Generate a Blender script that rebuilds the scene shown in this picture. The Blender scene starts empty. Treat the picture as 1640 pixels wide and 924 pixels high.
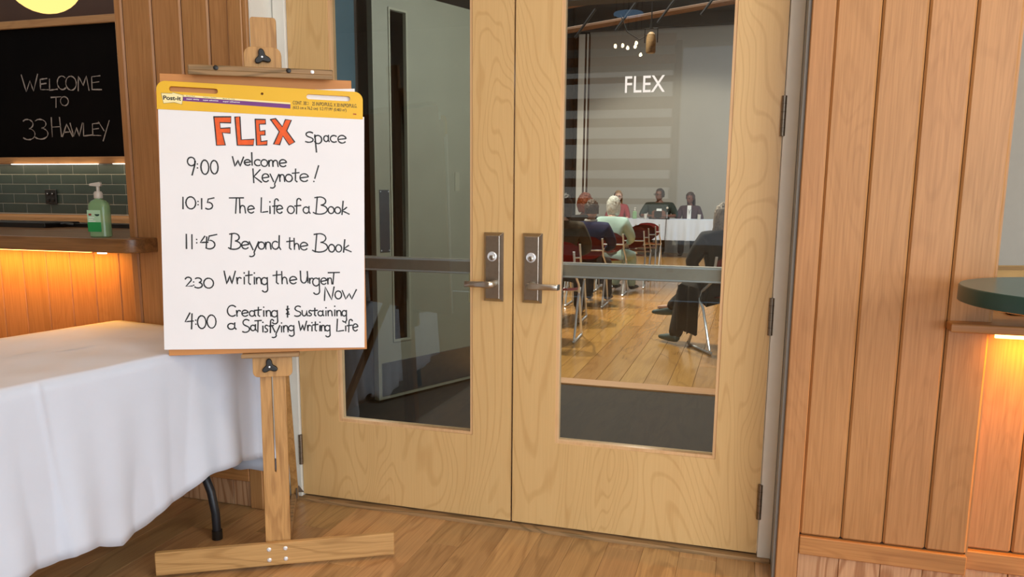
import bpy, bmesh, math, random
from mathutils import Vector, Matrix, noise
R = math.radians
SC = bpy.context.scene
COL = SC.collection
# ------------------------------------------------------------------ camera, world, light, exposure
cam_d = bpy.data.cameras.new('camera'); cam = bpy.data.objects.new('camera', cam_d); COL.objects.link(cam)
cam_d.sensor_fit = 'HORIZONTAL'; cam_d.sensor_width = 36; cam_d.lens = 27.422; cam_d.shift_y = 0.0332
cam_d.clip_start = .05; cam_d.clip_end = 200
rx, up_, fw = Vector((.95657213, .29139336, .00772438)), Vector((-.05406902, .15133127, .98700324)), Vector((-.28643725, .94455744, -.16051463))
M = Matrix((rx, up_, -fw)).transposed().to_4x4(); M.translation = Vector((.8327, -2.7574, 1.2721))
cam.matrix_world = M
SC.camera = cam
SC.view_settings.view_transform = 'Standard'; SC.view_settings.look = 'None'; SC.view_settings.gamma = 1
SC.view_settings.use_curve_mapping = False
SC.view_settings.exposure = 0.02
w = bpy.data.worlds.new('world'); SC.world = w; w.use_nodes = True
w.node_tree.nodes['Background'].inputs[0].default_value = (.75, .88, 1.0, 1)
w.node_tree.nodes['Background'].inputs[1].default_value = 1.0
def area(name, loc, target, size, energy, color=(1, 1, 1), size_y=None, spread=None):
    l = bpy.data.lights.new(name, 'AREA'); l.energy = energy; l.color = color; l.size = size
    if size_y: l.shape = 'RECTANGLE'; l.size_y = size_y
    if spread: l.spread = R(spread)
    o = bpy.data.objects.new(name, l); COL.objects.link(o); o.location = loc
    o.rotation_euler = (Vector(target) - Vector(loc)).to_track_quat('-Z', 'Y').to_euler(); return o
def spot(name, loc, target, energy, angle=60, color=(1, 1, 1), radius=.06, blend=.3):
    l = bpy.data.lights.new(name, 'SPOT'); l.energy = energy; l.color = color; l.spot_size = R(angle); l.spot_blend = blend; l.shadow_soft_size = radius
    o = bpy.data.objects.new(name, l); COL.objects.link(o); o.location = loc
    o.rotation_euler = (Vector(target) - Vector(loc)).to_track_quat('-Z', 'Y').to_euler(); return o
# daylight through the lobby's tall windows (behind and to the right), warm ceiling lamps of the lobby
area('window_daylight_back', (2.7, -6.85, 1.8), (1.2, 0, 1.0), 3.2, 95, (.80, .90, 1.0), 2.6)
area('window_daylight_right', (4.3, -3.4, 1.7), (-.5, -.6, .9), 3.0, 180, (.84, .92, 1.0), 2.4)
area('reflected_slat_glow', (-.80, -6.93, 1.88), (-.80, 0, 1.88), 1.30, 4.6, (.95, .95, .90), 1.75)  # added glow before the solid wall, gives the banded reflection in the glass
area('reflected_blue_glow', (.27, -6.93, 1.85), (.27, 0, 1.85), .62, 2.0, (.62, .80, 1.0), 2.3)  # added bluish glow before the solid wall, mirrored in the right door's glass
for lx, ly, le in ((-.7, -2.4, 5), (1.6, -1.8, 24), (.2, -4.2, 20)):
    area('lobby_ceiling_lamp', (lx, ly, 3.34), (lx, ly, 0), .5, le, (1.0, .78, .54))
spot('cloth_warm_spot', (-1.9, -1.3, 3.3), (-1.35, -.95, .74), 75, 42, (1.0, .56, .28), .12, .8)  # added spot that warms the top of the tablecloth
# hall lamps
spot('hall_stage_light_left', (-2.4, 6.3, 5.0), (-.4, 5.0, 0), 1100, 75, (1, .88, .70), .05)
spot('hall_stage_light_right', (-.9, 6.6, 5.0), (.7, 4.6, 0), 800, 75, (1, .88, .70), .05)
spot('hall_stage_light_panel', (-1.0, 9.3, 5.2), (-.8, 13.6, .9), 1300, 70, (1, .90, .76), .15)
area('hall_general_light', (-.8, 9.5, 5.3), (-.8, 9.5, 0), 5, 320, (1, .93, .84), 8)
area('hall_blue_fill', (3.6, 13.2, 2.8), (0, 15.4, 1.9), 2.2, 120, (.68, .83, 1.0))  # added bluish fill for the far wall, the hall has no window
area('vestibule_light', (.75, 1.2, 2.55), (-.9, 1.7, 1.2), .35, 75, (.97, 1.0, .96))

# ------------------------------------------------------------------ materials
MATS = {}
def lin(h):
    h = h.lstrip('#'); v = [int(h[i:i+2], 16)/255 for i in (0, 2, 4)]
    return tuple(c/12.92 if c <= .04045 else ((c+.055)/1.055)**2.4 for c in v) + (1,)
def newmat(name):
    m = bpy.data.materials.new(name); m.use_nodes = True; MATS[name] = m
    nt = m.node_tree; b = nt.nodes['Principled BSDF']; return m, nt, b
def N(nt, typ, **kw):
    n = nt.nodes.new(typ)
    for k, v in kw.items():
        if k.startswith('i_'): n.inputs[k[2:].replace('_', ' ')].default_value = v
        else: setattr(n, k, v)
    return n
def plain(name, hexc, rough=.6, metal=0, var=.0, nscale=20, bump=0., emit=None, es=0, coat=0, bscale=None):
    m, nt, b = newmat(name); c = lin(hexc)
    b.inputs['Roughness'].default_value = rough; b.inputs['Metallic'].default_value = metal
    b.inputs['Coat Weight'].default_value = coat
    tc = N(nt, 'ShaderNodeTexCoord'); nz = N(nt, 'ShaderNodeTexNoise', i_Scale=nscale, i_Detail=4.0)
    nt.links.new(tc.outputs['Object'], nz.inputs['Vector'])
    mr = N(nt, 'ShaderNodeMapRange'); mr.inputs['From Min'].default_value = .3; mr.inputs['From Max'].default_value = .7
    mr.inputs['To Min'].default_value = 1-var; mr.inputs['To Max'].default_value = 1+var
    nt.links.new(nz.outputs['Fac'], mr.inputs['Value'])
    hs = N(nt, 'ShaderNodeHueSaturation'); hs.inputs['Color'].default_value = c
    nt.links.new(mr.outputs['Result'], hs.inputs['Value']); nt.links.new(hs.outputs['Color'], b.inputs['Base Color'])
    if bump:
        nb = N(nt, 'ShaderNodeTexNoise', i_Scale=bscale or nscale*4, i_Detail=3.0); nt.links.new(tc.outputs['Object'], nb.inputs['Vector'])
        bp = N(nt, 'ShaderNodeBump', i_Strength=bump, i_Distance=.002); nt.links.new(nb.outputs['Fac'], bp.inputs['Height']); nt.links.new(bp.outputs['Normal'], b.inputs['Normal'])
    if emit:
        b.inputs['Emission Color'].default_value = lin(emit); b.inputs['Emission Strength'].default_value = es
    return m
def wood(name, light, dark, along='Z', sharp=.35, ratio=.17, warp=.25, figure=1.0, fine=.5, rough=.45, pvar=.06, ring=9., coat=0., wide=5., hv=.0, knots=0.):
    """grain running along one axis: stretched noise made into contour lines (the figure) plus fine pores"""
    m, nt, b = newmat(name); Lk = nt.links.new
    b.inputs['Roughness'].default_value = rough; b.inputs['Coat Weight'].default_value = coat; b.inputs['Coat Roughness'].default_value = .15
    tc = N(nt, 'ShaderNodeTexCoord'); oi = N(nt, 'ShaderNodeObjectInfo')
    comb = N(nt, 'ShaderNodeVectorMath', operation='SCALE'); comb.inputs[0].default_value = (31.7, 17.3, 23.9); Lk(oi.outputs['Random'], comb.inputs['Scale'])
    add = N(nt, 'ShaderNodeVectorMath', operation='ADD'); Lk(tc.outputs['Object'], add.inputs[0]); Lk(comb.outputs[0], add.inputs[1])
    def mapped(sa, sc):
        mp = N(nt, 'ShaderNodeMapping'); s = [sc]*3; s['XYZ'.index(along)] = sa; mp.inputs['Scale'].default_value = s; Lk(add.outputs[0], mp.inputs['Vector']); return mp
    m1 = mapped(wide*ratio, wide); n1 = N(nt, 'ShaderNodeTexNoise', i_Scale=1.0, i_Detail=2.0, i_Roughness=.45, i_Distortion=warp); Lk(m1.outputs[0], n1.inputs['Vector'])
    mu = N(nt, 'ShaderNodeMath', operation='MULTIPLY'); mu.inputs[1].default_value = ring*6.283; Lk(n1.outputs['Fac'], mu.inputs[0])
    si = N(nt, 'ShaderNodeMath', operation='SINE'); Lk(mu.outputs[0], si.inputs[0])
    r1 = N(nt, 'ShaderNodeMapRange'); r1.inputs['From Min'].default_value = sharp; r1.inputs['From Max'].default_value = 1; r1.inputs['To Min'].default_value = 0; r1.inputs['To Max'].default_value = figure; Lk(si.outputs[0], r1.inputs['Value'])
    m2 = mapped(4, 170); n2 = N(nt, 'ShaderNodeTexNoise', i_Scale=1.0, i_Detail=3.0, i_Roughness=.6); Lk(m2.outputs[0], n2.inputs['Vector'])
    r2 = N(nt, 'ShaderNodeMapRange'); r2.inputs['From Min'].default_value = .35; r2.inputs['From Max'].default_value = .75; r2.inputs['To Min'].default_value = 0; r2.inputs['To Max'].default_value = fine; Lk(n2.outputs['Fac'], r2.inputs['Value'])
    m3 = mapped(.6, 9); n3 = N(nt, 'ShaderNodeTexNoise', i_Scale=1.0, i_Detail=2.0); Lk(m3.outputs[0], n3.inputs['Vector'])
    s1 = N(nt, 'ShaderNodeMath', operation='ADD'); Lk(r1.outputs[0], s1.inputs[0]); Lk(r2.outputs[0], s1.inputs[1])
    s2 = N(nt, 'ShaderNodeMath', operation='MULTIPLY_ADD', use_clamp=True); Lk(n3.outputs['Fac'], s2.inputs[0]); s2.inputs[1].default_value = .35; Lk(s1.outputs[0], s2.inputs[2])
    sub = N(nt, 'ShaderNodeMath', operation='SUBTRACT', use_clamp=True); Lk(s2.outputs[0], sub.inputs[0]); sub.inputs[1].default_value = .12
    mx = N(nt, 'ShaderNodeMix', data_type='RGBA'); mx.inputs[6].default_value = lin(light); mx.inputs[7].default_value = lin(dark); Lk(sub.outputs[0], mx.inputs[0])
    col = mx.outputs[2]
    if knots:
        vo = N(nt, 'ShaderNodeTexVoronoi', i_Scale=knots); Lk(add.outputs[0], vo.inputs['Vector'])
        kr = N(nt, 'ShaderNodeMapRange'); kr.inputs['From Min'].default_value = .03; kr.inputs['From Max'].default_value = .055; kr.inputs['To Min'].default_value = .35; kr.inputs['To Max'].default_value = 1; Lk(vo.outputs['Distance'], kr.inputs['Value'])
        km = N(nt, 'ShaderNodeMix', data_type='RGBA', blend_type='MULTIPLY'); km.inputs[0].default_value = 1; Lk(col, km.inputs[6]); Lk(kr.outputs[0], km.inputs[7]); col = km.outputs[2]
    hs = N(nt, 'ShaderNodeHueSaturation'); Lk(col, hs.inputs['Color'])
    rv = N(nt, 'ShaderNodeMapRange'); rv.inputs['To Min'].default_value = 1-pvar; rv.inputs['To Max'].default_value = 1+pvar; Lk(oi.outputs['Random'], rv.inputs['Value']); Lk(rv.outputs[0], hs.inputs['Value'])
    if hv:
        fr = N(nt, 'ShaderNodeMath', operation='FRACT'); m9 = N(nt, 'ShaderNodeMath', operation='MULTIPLY'); m9.inputs[1].default_value = 7.31; Lk(oi.outputs['Random'], m9.inputs[0]); Lk(m9.outputs[0], fr.inputs[0])
        rh = N(nt, 'ShaderNodeMapRange'); rh.inputs['To Min'].default_value = .5-hv; rh.inputs['To Max'].default_value = .5+hv; Lk(fr.outputs[0], rh.inputs['Value']); Lk(rh.outputs[0], hs.inputs['Hue'])
    Lk(hs.outputs['Color'], b.inputs['Base Color'])
    bp = N(nt, 'ShaderNodeBump', i_Strength=.12, i_Distance=.001); Lk(n2.outputs['Fac'], bp.inputs['Height']); Lk(bp.outputs['Normal'], b.inputs['Normal'])
    return m
def glassmat(name, tint=(.86, .89, .88), rough=0.0, refl=1.25):
    m = bpy.data.materials.new(name); m.use_nodes = True; MATS[name] = m; nt = m.node_tree; nt.nodes.clear(); Lk = nt.links.new
    out = N(nt, 'ShaderNodeOutputMaterial'); tr = N(nt, 'ShaderNodeBsdfTransparent'); tr.inputs[0].default_value = (*tint, 1)
    gl = N(nt, 'ShaderNodeBsdfGlossy'); gl.inputs['Roughness'].default_value = rough
    fr = N(nt, 'ShaderNodeFresnel'); fr.inputs[0].default_value = 1.5
    mu = N(nt, 'ShaderNodeMath', operation='MULTIPLY', use_clamp=True); mu.inputs[1].default_value = refl; Lk(fr.outputs[0], mu.inputs[0])
    mx = N(nt, 'ShaderNodeMixShader'); Lk(mu.outputs[0], mx.inputs[0]); Lk(tr.outputs[0], mx.inputs[1]); Lk(gl.outputs[0], mx.inputs[2]); Lk(mx.outputs[0], out.inputs[0])
    return m
def emis(name, hexc, s):
    m = bpy.data.materials.new(name); m.use_nodes = True; MATS[name] = m; nt = m.node_tree; nt.nodes.clear()
    out = N(nt, 'ShaderNodeOutputMaterial'); e = N(nt, 'ShaderNodeEmission'); e.inputs[0].default_value = lin(hexc); e.inputs[1].default_value = s; nt.links.new(e.outputs[0], out.inputs[0]); return m

wood('maple', '#d6b27a', '#b58a52', 'Z', sharp=.6, figure=.30, fine=.2, rough=.42, pvar=.015, ring=32, coat=.12, wide=3.2, ratio=.24, warp=.5)
wood('bead', '#d8b183', '#b98c5c', 'Z', figure=.2, fine=.4, rough=.4, pvar=.03)
wood('fir', '#b58250', '#916234', 'Z', figure=.16, fine=.6, rough=.5, pvar=.04, ring=16, wide=6, hv=.002)
wood('fir_h', '#b8824b', '#966235', 'X', figure=.3, fine=.6, rough=.5, pvar=.05, ring=12)
wood('knotty', '#c59a72', '#94643f', 'Z', figure=.6, fine=.5, rough=.55, pvar=.06, ring=10, wide=7, knots=6)
wood('oak', '#bb9464', '#916c44', 'Y', figure=.45, fine=.6, rough=.33, pvar=.13, ring=8, coat=.15, wide=6, hv=.006)
wood('hall_oak', '#c69350', '#9c6c32', 'Y', figure=.3, fine=.5, rough=.22, pvar=.10, ring=7, coat=.35, wide=4, hv=.005)
wood('easel_wood', '#c09359', '#8d6232', 'Z', figure=.35, fine=.5, rough=.5, pvar=.05, ring=8, wide=9, knots=5)
wood('easel_bar', '#c39a62', '#8f6838', 'X', figure=.35, fine=.5, rough=.5, pvar=.03, ring=8, wide=9, knots=4)
wood('easel_grey', '#a58259', '#6b5636', 'X', figure=.5, fine=.6, rough=.6, pvar=.05, ring=9, wide=9)
wood('board_mat', '#c98a4e', '#b4763c', 'X', figure=.2, fine=.25, rough=.6, pvar=.02)
wood('counter_wood', '#8a6136', '#5c3b1c', 'X', figure=.45, fine=.6, rough=.35, pvar=.04, ring=8, coat=.2)
wood('dark_trim', '#8e5f35', '#6e4524', 'X', figure=.3, fine=.5, rough=.5)
plain('core_dark', '#3a2412', .8)
plain('frame_paint', '#e3dccf', .5, var=.02)
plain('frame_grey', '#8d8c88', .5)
plain('left_paint', '#dcdad0', .5, var=.02)
plain('bar_steel', '#b8afa2', .42, .7, var=.05, nscale=60)
plain('steel', '#a39a8e', .32, 1, var=.06, nscale=60)
plain('steel_lever', '#b9b3a8', .28, 1, var=.03, nscale=60)
plain('hinge_steel', '#857a6c', .4, 1, var=.1, nscale=80)
plain('chrome', '#e6ebf2', .28, .45)
plain('black_plastic', '#151413', .45)
plain('dark_metal', '#26272b', .4, .3)
plain('paper', '#e9e9ec', .75, var=.01, nscale=8)
plain('yellow_card', '#e4b200', .45, var=.03, nscale=7)
plain('purple', '#6c2a7c', .5)
plain('cream', '#f0e3a8', .5)
plain('ink', '#0d0c0e', .5)
plain('orange_ink', '#e2560c', .6, var=.12, nscale=60)
plain('red_ink', '#b03010', .5)
plain('chalk', '#94857a', .9, var=.25, nscale=120)
plain('white_vinyl', '#f2f2ee', .4)
plain('linen', '#c8d0de', .8, var=.015, nscale=10, bump=.25, bscale=25)
plain('slate', '#0a0604', .95, var=.3, nscale=3)
plain('tile', '#35423d', .35, var=.12, nscale=6)
plain('grout', '#b5b5aa', .8)
plain('brown_wall', '#4a2a12', .7, var=.1, nscale=4)
plain('alcove_grey', '#a39c8e', .8, var=.02)
plain('teal', '#28463f', .35, var=.06, nscale=8)
plain('teal_top', '#3c5a54', .28, var=.05, nscale=8)
plain('cardboard', '#a3834f', .8, var=.05)
plain('dark_carpet', '#191613', .9, var=.25, nscale=40, bump=.5)
plain('vestibule_wall', '#2c211a', .7, var=.1, nscale=3)
plain('bluish_patch', '#3f5560', .6, var=.08, nscale=3)
plain('leaf_paint', '#807e6e', .5, var=.05, nscale=5)
plain('leaf_edge', '#8d8a78', .5)
plain('kick_plate', '#7c8288', .35, .9, var=.05)
plain('hall_wall', '#9a958b', .8, var=.03, nscale=1.2)
plain('hall_ceiling', '#2b241d', .8, var=.2, nscale=1)
plain('curtain', '#15110e', .9)
plain('jamb_white', '#c9c3b8', .6)
plain('burgundy', '#741420', .35, var=.08, nscale=12, coat=.15)
plain('tv_black', '#0b0a0a', .4)
plain('plaster', '#cfcac0', .8)
plain('cream_plate', '#efe7b8', .4, emit='#efe7b8', es=.0)
emis('led_warm', '#ffb060', 8.0)
emis('led_white', '#fff0dc', 4.0)
emis('globe', '#ffd27a', 1.5)
emis('bulb', '#ffe9c0', 30.0)
glassmat('glass')
def liquid(name, hexc, a=.55):
    m = bpy.data.materials.new(name); m.use_nodes = True; MATS[name] = m; nt = m.node_tree; b = nt.nodes['Principled BSDF']
    b.inputs['Base Color'].default_value = lin(hexc); b.inputs['Roughness'].default_value = .12; b.inputs['Alpha'].default_value = a; b.inputs['Coat Weight'].default_value = .5
    return m
liquid('green_gel', '#8fb886', .6); liquid('clear_plastic', '#d8d2c8', .75)
MATS['slate'].node_tree.nodes['Principled BSDF'].inputs['Specular IOR Level'].default_value = .08
emis('sky_disc', '#9fc4ea', 1.6)
plain('label_green', '#1f8a48', .4); plain('label_pale', '#a9cfae', .4); plain('label_dark', '#12352a', .4); plain('label_red', '#8a3a34', .4)

# ------------------------------------------------------------------ builders
def setp(o, label=None, cat=None, group=None, kind=None):
    if label: o['label'] = label
    if cat: o['category'] = cat
    if group: o['group'] = group
    if kind: o['kind'] = kind
    return o
def thing(name, label, cat, loc=(0, 0, 0), rotz=0, group=None, kind=None, mat=None):
    o = bpy.data.objects.new(name, None); COL.objects.link(o); o.empty_display_size = .1
    if mat is not None: o.matrix_world = mat
    else: o.location = loc; o.rotation_euler = (0, 0, rotz)
    return setp(o, label, cat, group, kind)
def link(name, me, m, parent=None, shift=None, **kw):
    """mesh -> object; shift: world-space mesh under a parent that sits (unrotated) at that place"""
    o = bpy.data.objects.new(name, me); COL.objects.link(o)
    if m: me.materials.clear(); me.materials.append(MATS[m])
    if shift is not None: me.transform(Matrix.Translation(-Vector(shift)))
    if parent: o.parent = parent
    return setp(o, **kw)
def smooth(me, ang=40):
    for p in me.polygons: p.use_smooth = True
    try: me.set_sharp_from_angle(angle=R(ang))
    except Exception: pass
def bm_mesh(bm, name='mesh', sm=None):
    me = bpy.data.meshes.new(name); bmesh.ops.recalc_face_normals(bm, faces=bm.faces); bm.to_mesh(me); bm.free()
    if sm: smooth(me, sm)
    return me
def add_box(bm, x0, x1, y0, y1, z0, z1, bev=0, seg=1, mat=None):
    r = bmesh.ops.create_cube(bm, size=1.0); vs = r['verts']
    for v in vs:
        v.co = Vector(((x0+x1)/2 + v.co.x*(x1-x0), (y0+y1)/2 + v.co.y*(y1-y0), (z0+z1)/2 + v.co.z*(z1-z0)))
    if bev:
        es = list({e for v in vs for e in v.link_edges})
        r2 = bmesh.ops.bevel(bm, geom=es, offset=bev, segments=seg, affect='EDGES', profile=.5); vs = list({v for f in r2['faces'] for v in f.verts} | {v for v in vs if v.is_valid})
    if mat is not None: bmesh.ops.transform(bm, matrix=mat, verts=vs)
    return vs
def box(name, m, x0, x1, y0, y1, z0, z1, parent=None, bev=0, seg=1, shift=None, mat=None, **kw):
    bm = bmesh.new(); add_box(bm, x0, x1, y0, y1, z0, z1, bev, seg, mat); return link(name, bm_mesh(bm, name), m, parent, shift, **kw)
def add_tube(bm, pts, r, n=10, cap=True, flat=1.0):
    pts = [Vector(p) for p in pts]; rs = r if isinstance(r, (list, tuple)) else [r]*len(pts); rings = []
    up = None
    for i, p in enumerate(pts):
        d = (pts[min(i+1, len(pts)-1)] - pts[max(i-1, 0)]).normalized()
        if up is None: up = d.orthogonal().normalized()
        up = (up - d*up.dot(d)).normalized(); s = d.cross(up)
        rings.append([bm.verts.new(p + (up*math.cos(a)*flat + s*math.sin(a))*rs[i]) for a in (2*math.pi*k/n for k in range(n))])
    for a, b in zip(rings, rings[1:]):
        for k in range(n): bm.faces.new((a[k], a[(k+1) % n], b[(k+1) % n], b[k]))
    if cap: bm.faces.new(rings[0][::-1]); bm.faces.new(rings[-1])
    return [v for q in rings for v in q]
def tube(name, m, pts, r, parent=None, n=10, shift=None, flat=1.0, **kw):
    bm = bmesh.new(); add_tube(bm, pts, r, n, flat=flat); return link(name, bm_mesh(bm, name, 40), m, parent, shift, **kw)
def add_lathe(bm, prof, c=(0, 0, 0), n=24, axis='Z', sx=1, sy=1):
    rings = []
    for r_, h in prof:
        ring = []
        for k in range(n):
            a = 2*math.pi*k/n; q = Vector((r_*math.cos(a)*sx, r_*math.sin(a)*sy, h))
            if axis == 'Y': q = Vector((q.x, q.z, q.y))
            ring.append(bm.verts.new(q + Vector(c)))
        rings.append(ring)
    for a, b in zip(rings, rings[1:]):
        for k in range(n): bm.faces.new((a[k], a[(k+1) % n], b[(k+1) % n], b[k]))
    bm.faces.new(rings[0][::-1]); bm.faces.new(rings[-1])
def lathe(name, m, prof, c=(0, 0, 0), parent=None, n=24, axis='Z', shift=None, sx=1, sy=1, **kw):
    bm = bmesh.new(); add_lathe(bm, prof, c, n, axis, sx, sy); return link(name, bm_mesh(bm, name, 35), m, parent, shift, **kw)
def curve_mesh(loops, depth, bev=0):
    """flat closed outlines (holes allowed) in XY, extruded +-depth/2 in z; z is the normal"""
    cu = bpy.data.curves.new('tmp', 'CURVE'); cu.dimensions = '2D'; cu.fill_mode = 'BOTH'; cu.extrude = depth/2; cu.bevel_depth = bev
    for lp in loops:
        s = cu.splines.new('POLY'); s.points.add(len(lp)-1); s.use_cyclic_u = True
        for p, q in zip(s.points, lp): p.co = (q[0], q[1], 0, 1)
    o = bpy.data.objects.new('tmp', cu); me = bpy.data.meshes.new_from_object(o); bpy.data.objects.remove(o); return me
def plate_xz(loops, y0, y1, bev=0):
    """outline given as (x, z) loops -> solid between y0 and y1"""
    me = curve_mesh(loops, abs(y1-y0)-2*bev, bev); me.transform(Matrix.Translation((0, (y0+y1)/2, 0)) @ Matrix.Rotation(R(90), 4, 'X')); return me
def rrect(x0, x1, z0, z1, r, n=5, only=None):
    pts = []
    for i, (cx, cz, a0) in enumerate(((x1-r, z0+r, -90), (x1-r, z1-r, 0), (x0+r, z1-r, 90), (x0+r, z0+r, 180))):
        if only is not None and i not in only: pts.append(((x1, z0), (x1, z1), (x0, z1), (x0, z0))[i]); continue
        for k in range(n+1):
            a = R(a0 + 90*k/n); pts.append((cx + r*math.cos(a), cz + r*math.sin(a)))
    return pts
def text_mesh(s, x0, x1, z0, z1, y, t=.0006, bold=0, keep=False):
    cu = bpy.data.curves.new('tmp', 'FONT'); cu.body = s; cu.extrude = .01; cu.offset = bold
    o = bpy.data.objects.new('tmp', cu); me = bpy.data.meshes.new_from_object(o); bpy.data.objects.remove(o)
    xs = [v.co.x for v in me.vertices]; ys = [v.co.y for v in me.vertices]
    ax, bx, ay, by = min(xs), max(xs), min(ys), max(ys)
    for v in me.vertices:
        v.co = Vector((x0 + (v.co.x-ax)/(bx-ax)*(x1-x0), y + (-.5*t if v.co.z > 0 else .5*t), z0 + (v.co.y-ay)/(by-ay)*(z1-z0)))
    return me
# single-stroke hand lettering: glyph = list of strokes, coordinates 0..1 in the letter's own box
def arc(cx, cy, rx_, ry_, a0, a1, n=14):
    return [(cx + rx_*math.cos(R(a0+(a1-a0)*k/n)), cy + ry_*math.sin(R(a0+(a1-a0)*k/n))) for k in range(n+1)]
G = {
 '0': [arc(.5, .5, .5, .5, 100, 465)], 'o': [arc(.5, .5, .5, .5, 100, 465)], 'O': [arc(.5, .5, .5, .5, 80, 445)],
 '1': [[(.6, 1), (.4, 0)]], '2': [[(0, .8)] + arc(.45, .75, .42, .25, 160, -20) + [(.1, .05), (1, .1)]],
 '3': [[(0, .92)] + arc(.35, .77, .5, .23, 110, -70) + arc(.35, .28, .6, .28, 80, -140)],
 '4': [[(.6, 1), (0, .45), (1, .5)], [(.85, .95), (.75, 0)]],
 '5': [[(1, 1), (.3, .88), (.2, .55)] + arc(.3, .3, .5, .3, 80, -130)],
 '9': [arc(.45, .76, .45, .24, 30, 380) + [(.85, .6), (.5, 0)]],
 ':': [[(.5, .95), (.5, .85)], [(.5, .12), (.5, .02)]], '!': [[(1, 1), (.25, .2)], [(.05, .03), (.1, 0)]],
 'S': [arc(.6, .76, .4, .24, 40, 230) + arc(.45, .25, .5, .25, 75, -130)],
 's': [arc(.6, .76, .38, .24, 40, 230) + arc(.4, .25, .45, .25, 75, -130)],
 'p': [[(.1, 1), (.3, 0)], arc(.5, .74, .5, .24, 150, -150)],
 'a': [arc(.42, .45, .42, .45, 50, 330), [(.85, 1), (.82, .3), (1, 0)]],
 'c': [arc(.6, .5, .6, .5, 50, 310)], 'C': [arc(.6, .5, .6, .5, 45, 310)],
 'e': [[(.05, .45), (.9, .6)] + arc(.5, .5, .48, .5, 12, 320)],
 'W': [[(0, 1), (.22, 0), (.5, .65), (.66, .02), (1, 1)]], 'w': [[(0, .9), (.25, 0), (.5, .6), (.66, .0), (1, 1)]],
 'l': [[(.4, 1), (.6, 0)]], 'i': [[(.5, .6), (.5, 0)], [(.5, .98), (.6, .92)]],
 'm': [[(0, .9), (.05, 0)], [(.05, .6)] + arc(.25, .7, .18, .25, 140, 0) + [(.45, 0)], [(.47, .6)] + arc(.7, .7, .2, .25, 140, 0) + [(.98, 0)]],
 'n': [[(0, .95), (.08, 0)], [(.08, .55)] + arc(.5, .7, .38, .28, 150, 0) + [(.98, 0)]],
 'h': [[(.05, 1), (.1, 0)], [(.1, .25)] + arc(.5, .33, .36, .2, 150, 0) + [(.95, 0)]],
 'r': [[(0, .95), (.12, 0)], [(.12, .5)] + arc(.6, .6, .42, .35, 150, 40)],
 'K': [[(0, 1), (.08, 0)], [(.85, .95), (.1, .45), (1, .05)]], 'k': [[(.25, 1), (.1, 0)], [(.7, .55), (.15, .28), (1, .05)]],
 'y': [[(0, 1), (.4, .45)], [(1, 1), (.5, .3)] + arc(.2, .2, .35, .2, -10, -120)],
 't': [[(.5, 1), (.45, .1), (.7, 0)], [(0, .65), (1, .72)]], 'T': [[(0, .97), (1, 1)], [(.5, .98), (.42, 0)]],
 'L': [[(.1, 1), (0, .05), (1, .12)]], 'f': [arc(.7, .82, .28, .18, 20, 180) + [(.35, 0)], [(.1, .5), (.95, .55)]],
 'B': [[(.2, 1), (.08, 0)], [(0, .95)] + arc(.4, .76, .45, .24, 90, -80) + arc(.35, .27, .62, .27, 80, -140)],
 'd': [arc(.4, .3, .38, .28, 50, 330), [(.85, 1), (.8, .2), (1, 0)]],
 'g': [arc(.45, .75, .42, .24, 50, 330), [(.85, 1), (.88, .4)] + arc(.5, .2, .4, .2, 0, -150)],
 'u': [[(0, 1)] + arc(.4, .35, .35, .35, 180, 340) + [(.85, 1), (1, 0)]],
 'U': [[(0, 1)] + arc(.42, .35, .38, .35, 180, 360) + [(.85, 1), (.95, .02)]],
 'N': [[(0, 0), (.08, 1), (.75, .05), (1, 1)]],
 '&': [[(.9, .75), (.2, .72), (.8, .45), (.15, .3), (.95, .28)], [(.55, 1), (.5, 0)]],
 'E': [[(.95, .95), (.1, .9), (.05, .05), (1, .02)], [(.1, .5), (.8, .55)]],
 'M': [[(0, 0), (.12, 1), (.5, .35), (.85, 1), (1, 0)]], 'H': [[(.05, 1), (0, 0)], [(.95, 1), (1, 0)], [(0, .5), (1, .52)]],
 'A': [[(0, 0), (.5, 1), (1, 0)], [(.15, .35), (.85, .38)]], 'Y': [[(0, .95), (.45, .5)], [(1, 1), (.3, 0)]],
}
def densify(st):
    if len(st) < 3: return st
    out = []
    P = [st[0]] + list(st) + [st[-1]]
    for i in range(1, len(P)-2):
        a, b, c, d = P[i-1], P[i], P[i+1], P[i+2]
        n = 1 if len(st) > 10 else 3
        for k in range(n):
            t = k/n; h = lambda p, q, r_, s: .5*((2*q)+(-p+r_)*t+(2*p-5*q+4*r_-s)*t*t+(-p+3*q-3*r_+s)*t**3)
            if len(st) <= 5: out.append((b[0]+(c[0]-b[0])*t, b[1]+(c[1]-b[1])*t))
            else: out.append((h(a[0], b[0], c[0], d[0]), h(a[1], b[1], c[1], d[1])))
    out.append(st[-1]); return out
def add_stroke(bm, pts, wd, y, jit=0., closed=False):
    """flat ribbon in the local XZ plane at depth y"""
    if closed: pts = list(pts) + [pts[0]]
    P = [Vector((p[0], 0, p[1])) for p in pts]; L_, R_ = [], []
    for i, p in enumerate(P):
        d = P[min(i+1, len(P)-1)] - P[max(i-1, 0)]
        if d.length < 1e-7: d = Vector((1, 0, 0))
        d.normalize(); nrm = Vector((-d.z, 0, d.x))*wd*.5*(1 + (random.random()-.5)*jit)
        if i == 0: p = p - d*wd*.3
        if i == len(P)-1: p = p + d*wd*.3
        L_.append(bm.verts.new((p.x+nrm.x, y, p.z+nrm.z))); R_.append(bm.verts.new((p.x-nrm.x, y, p.z-nrm.z)))
    for i in range(len(P)-1): bm.faces.new((L_[i], R_[i], R_[i+1], L_[i+1]))
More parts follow.
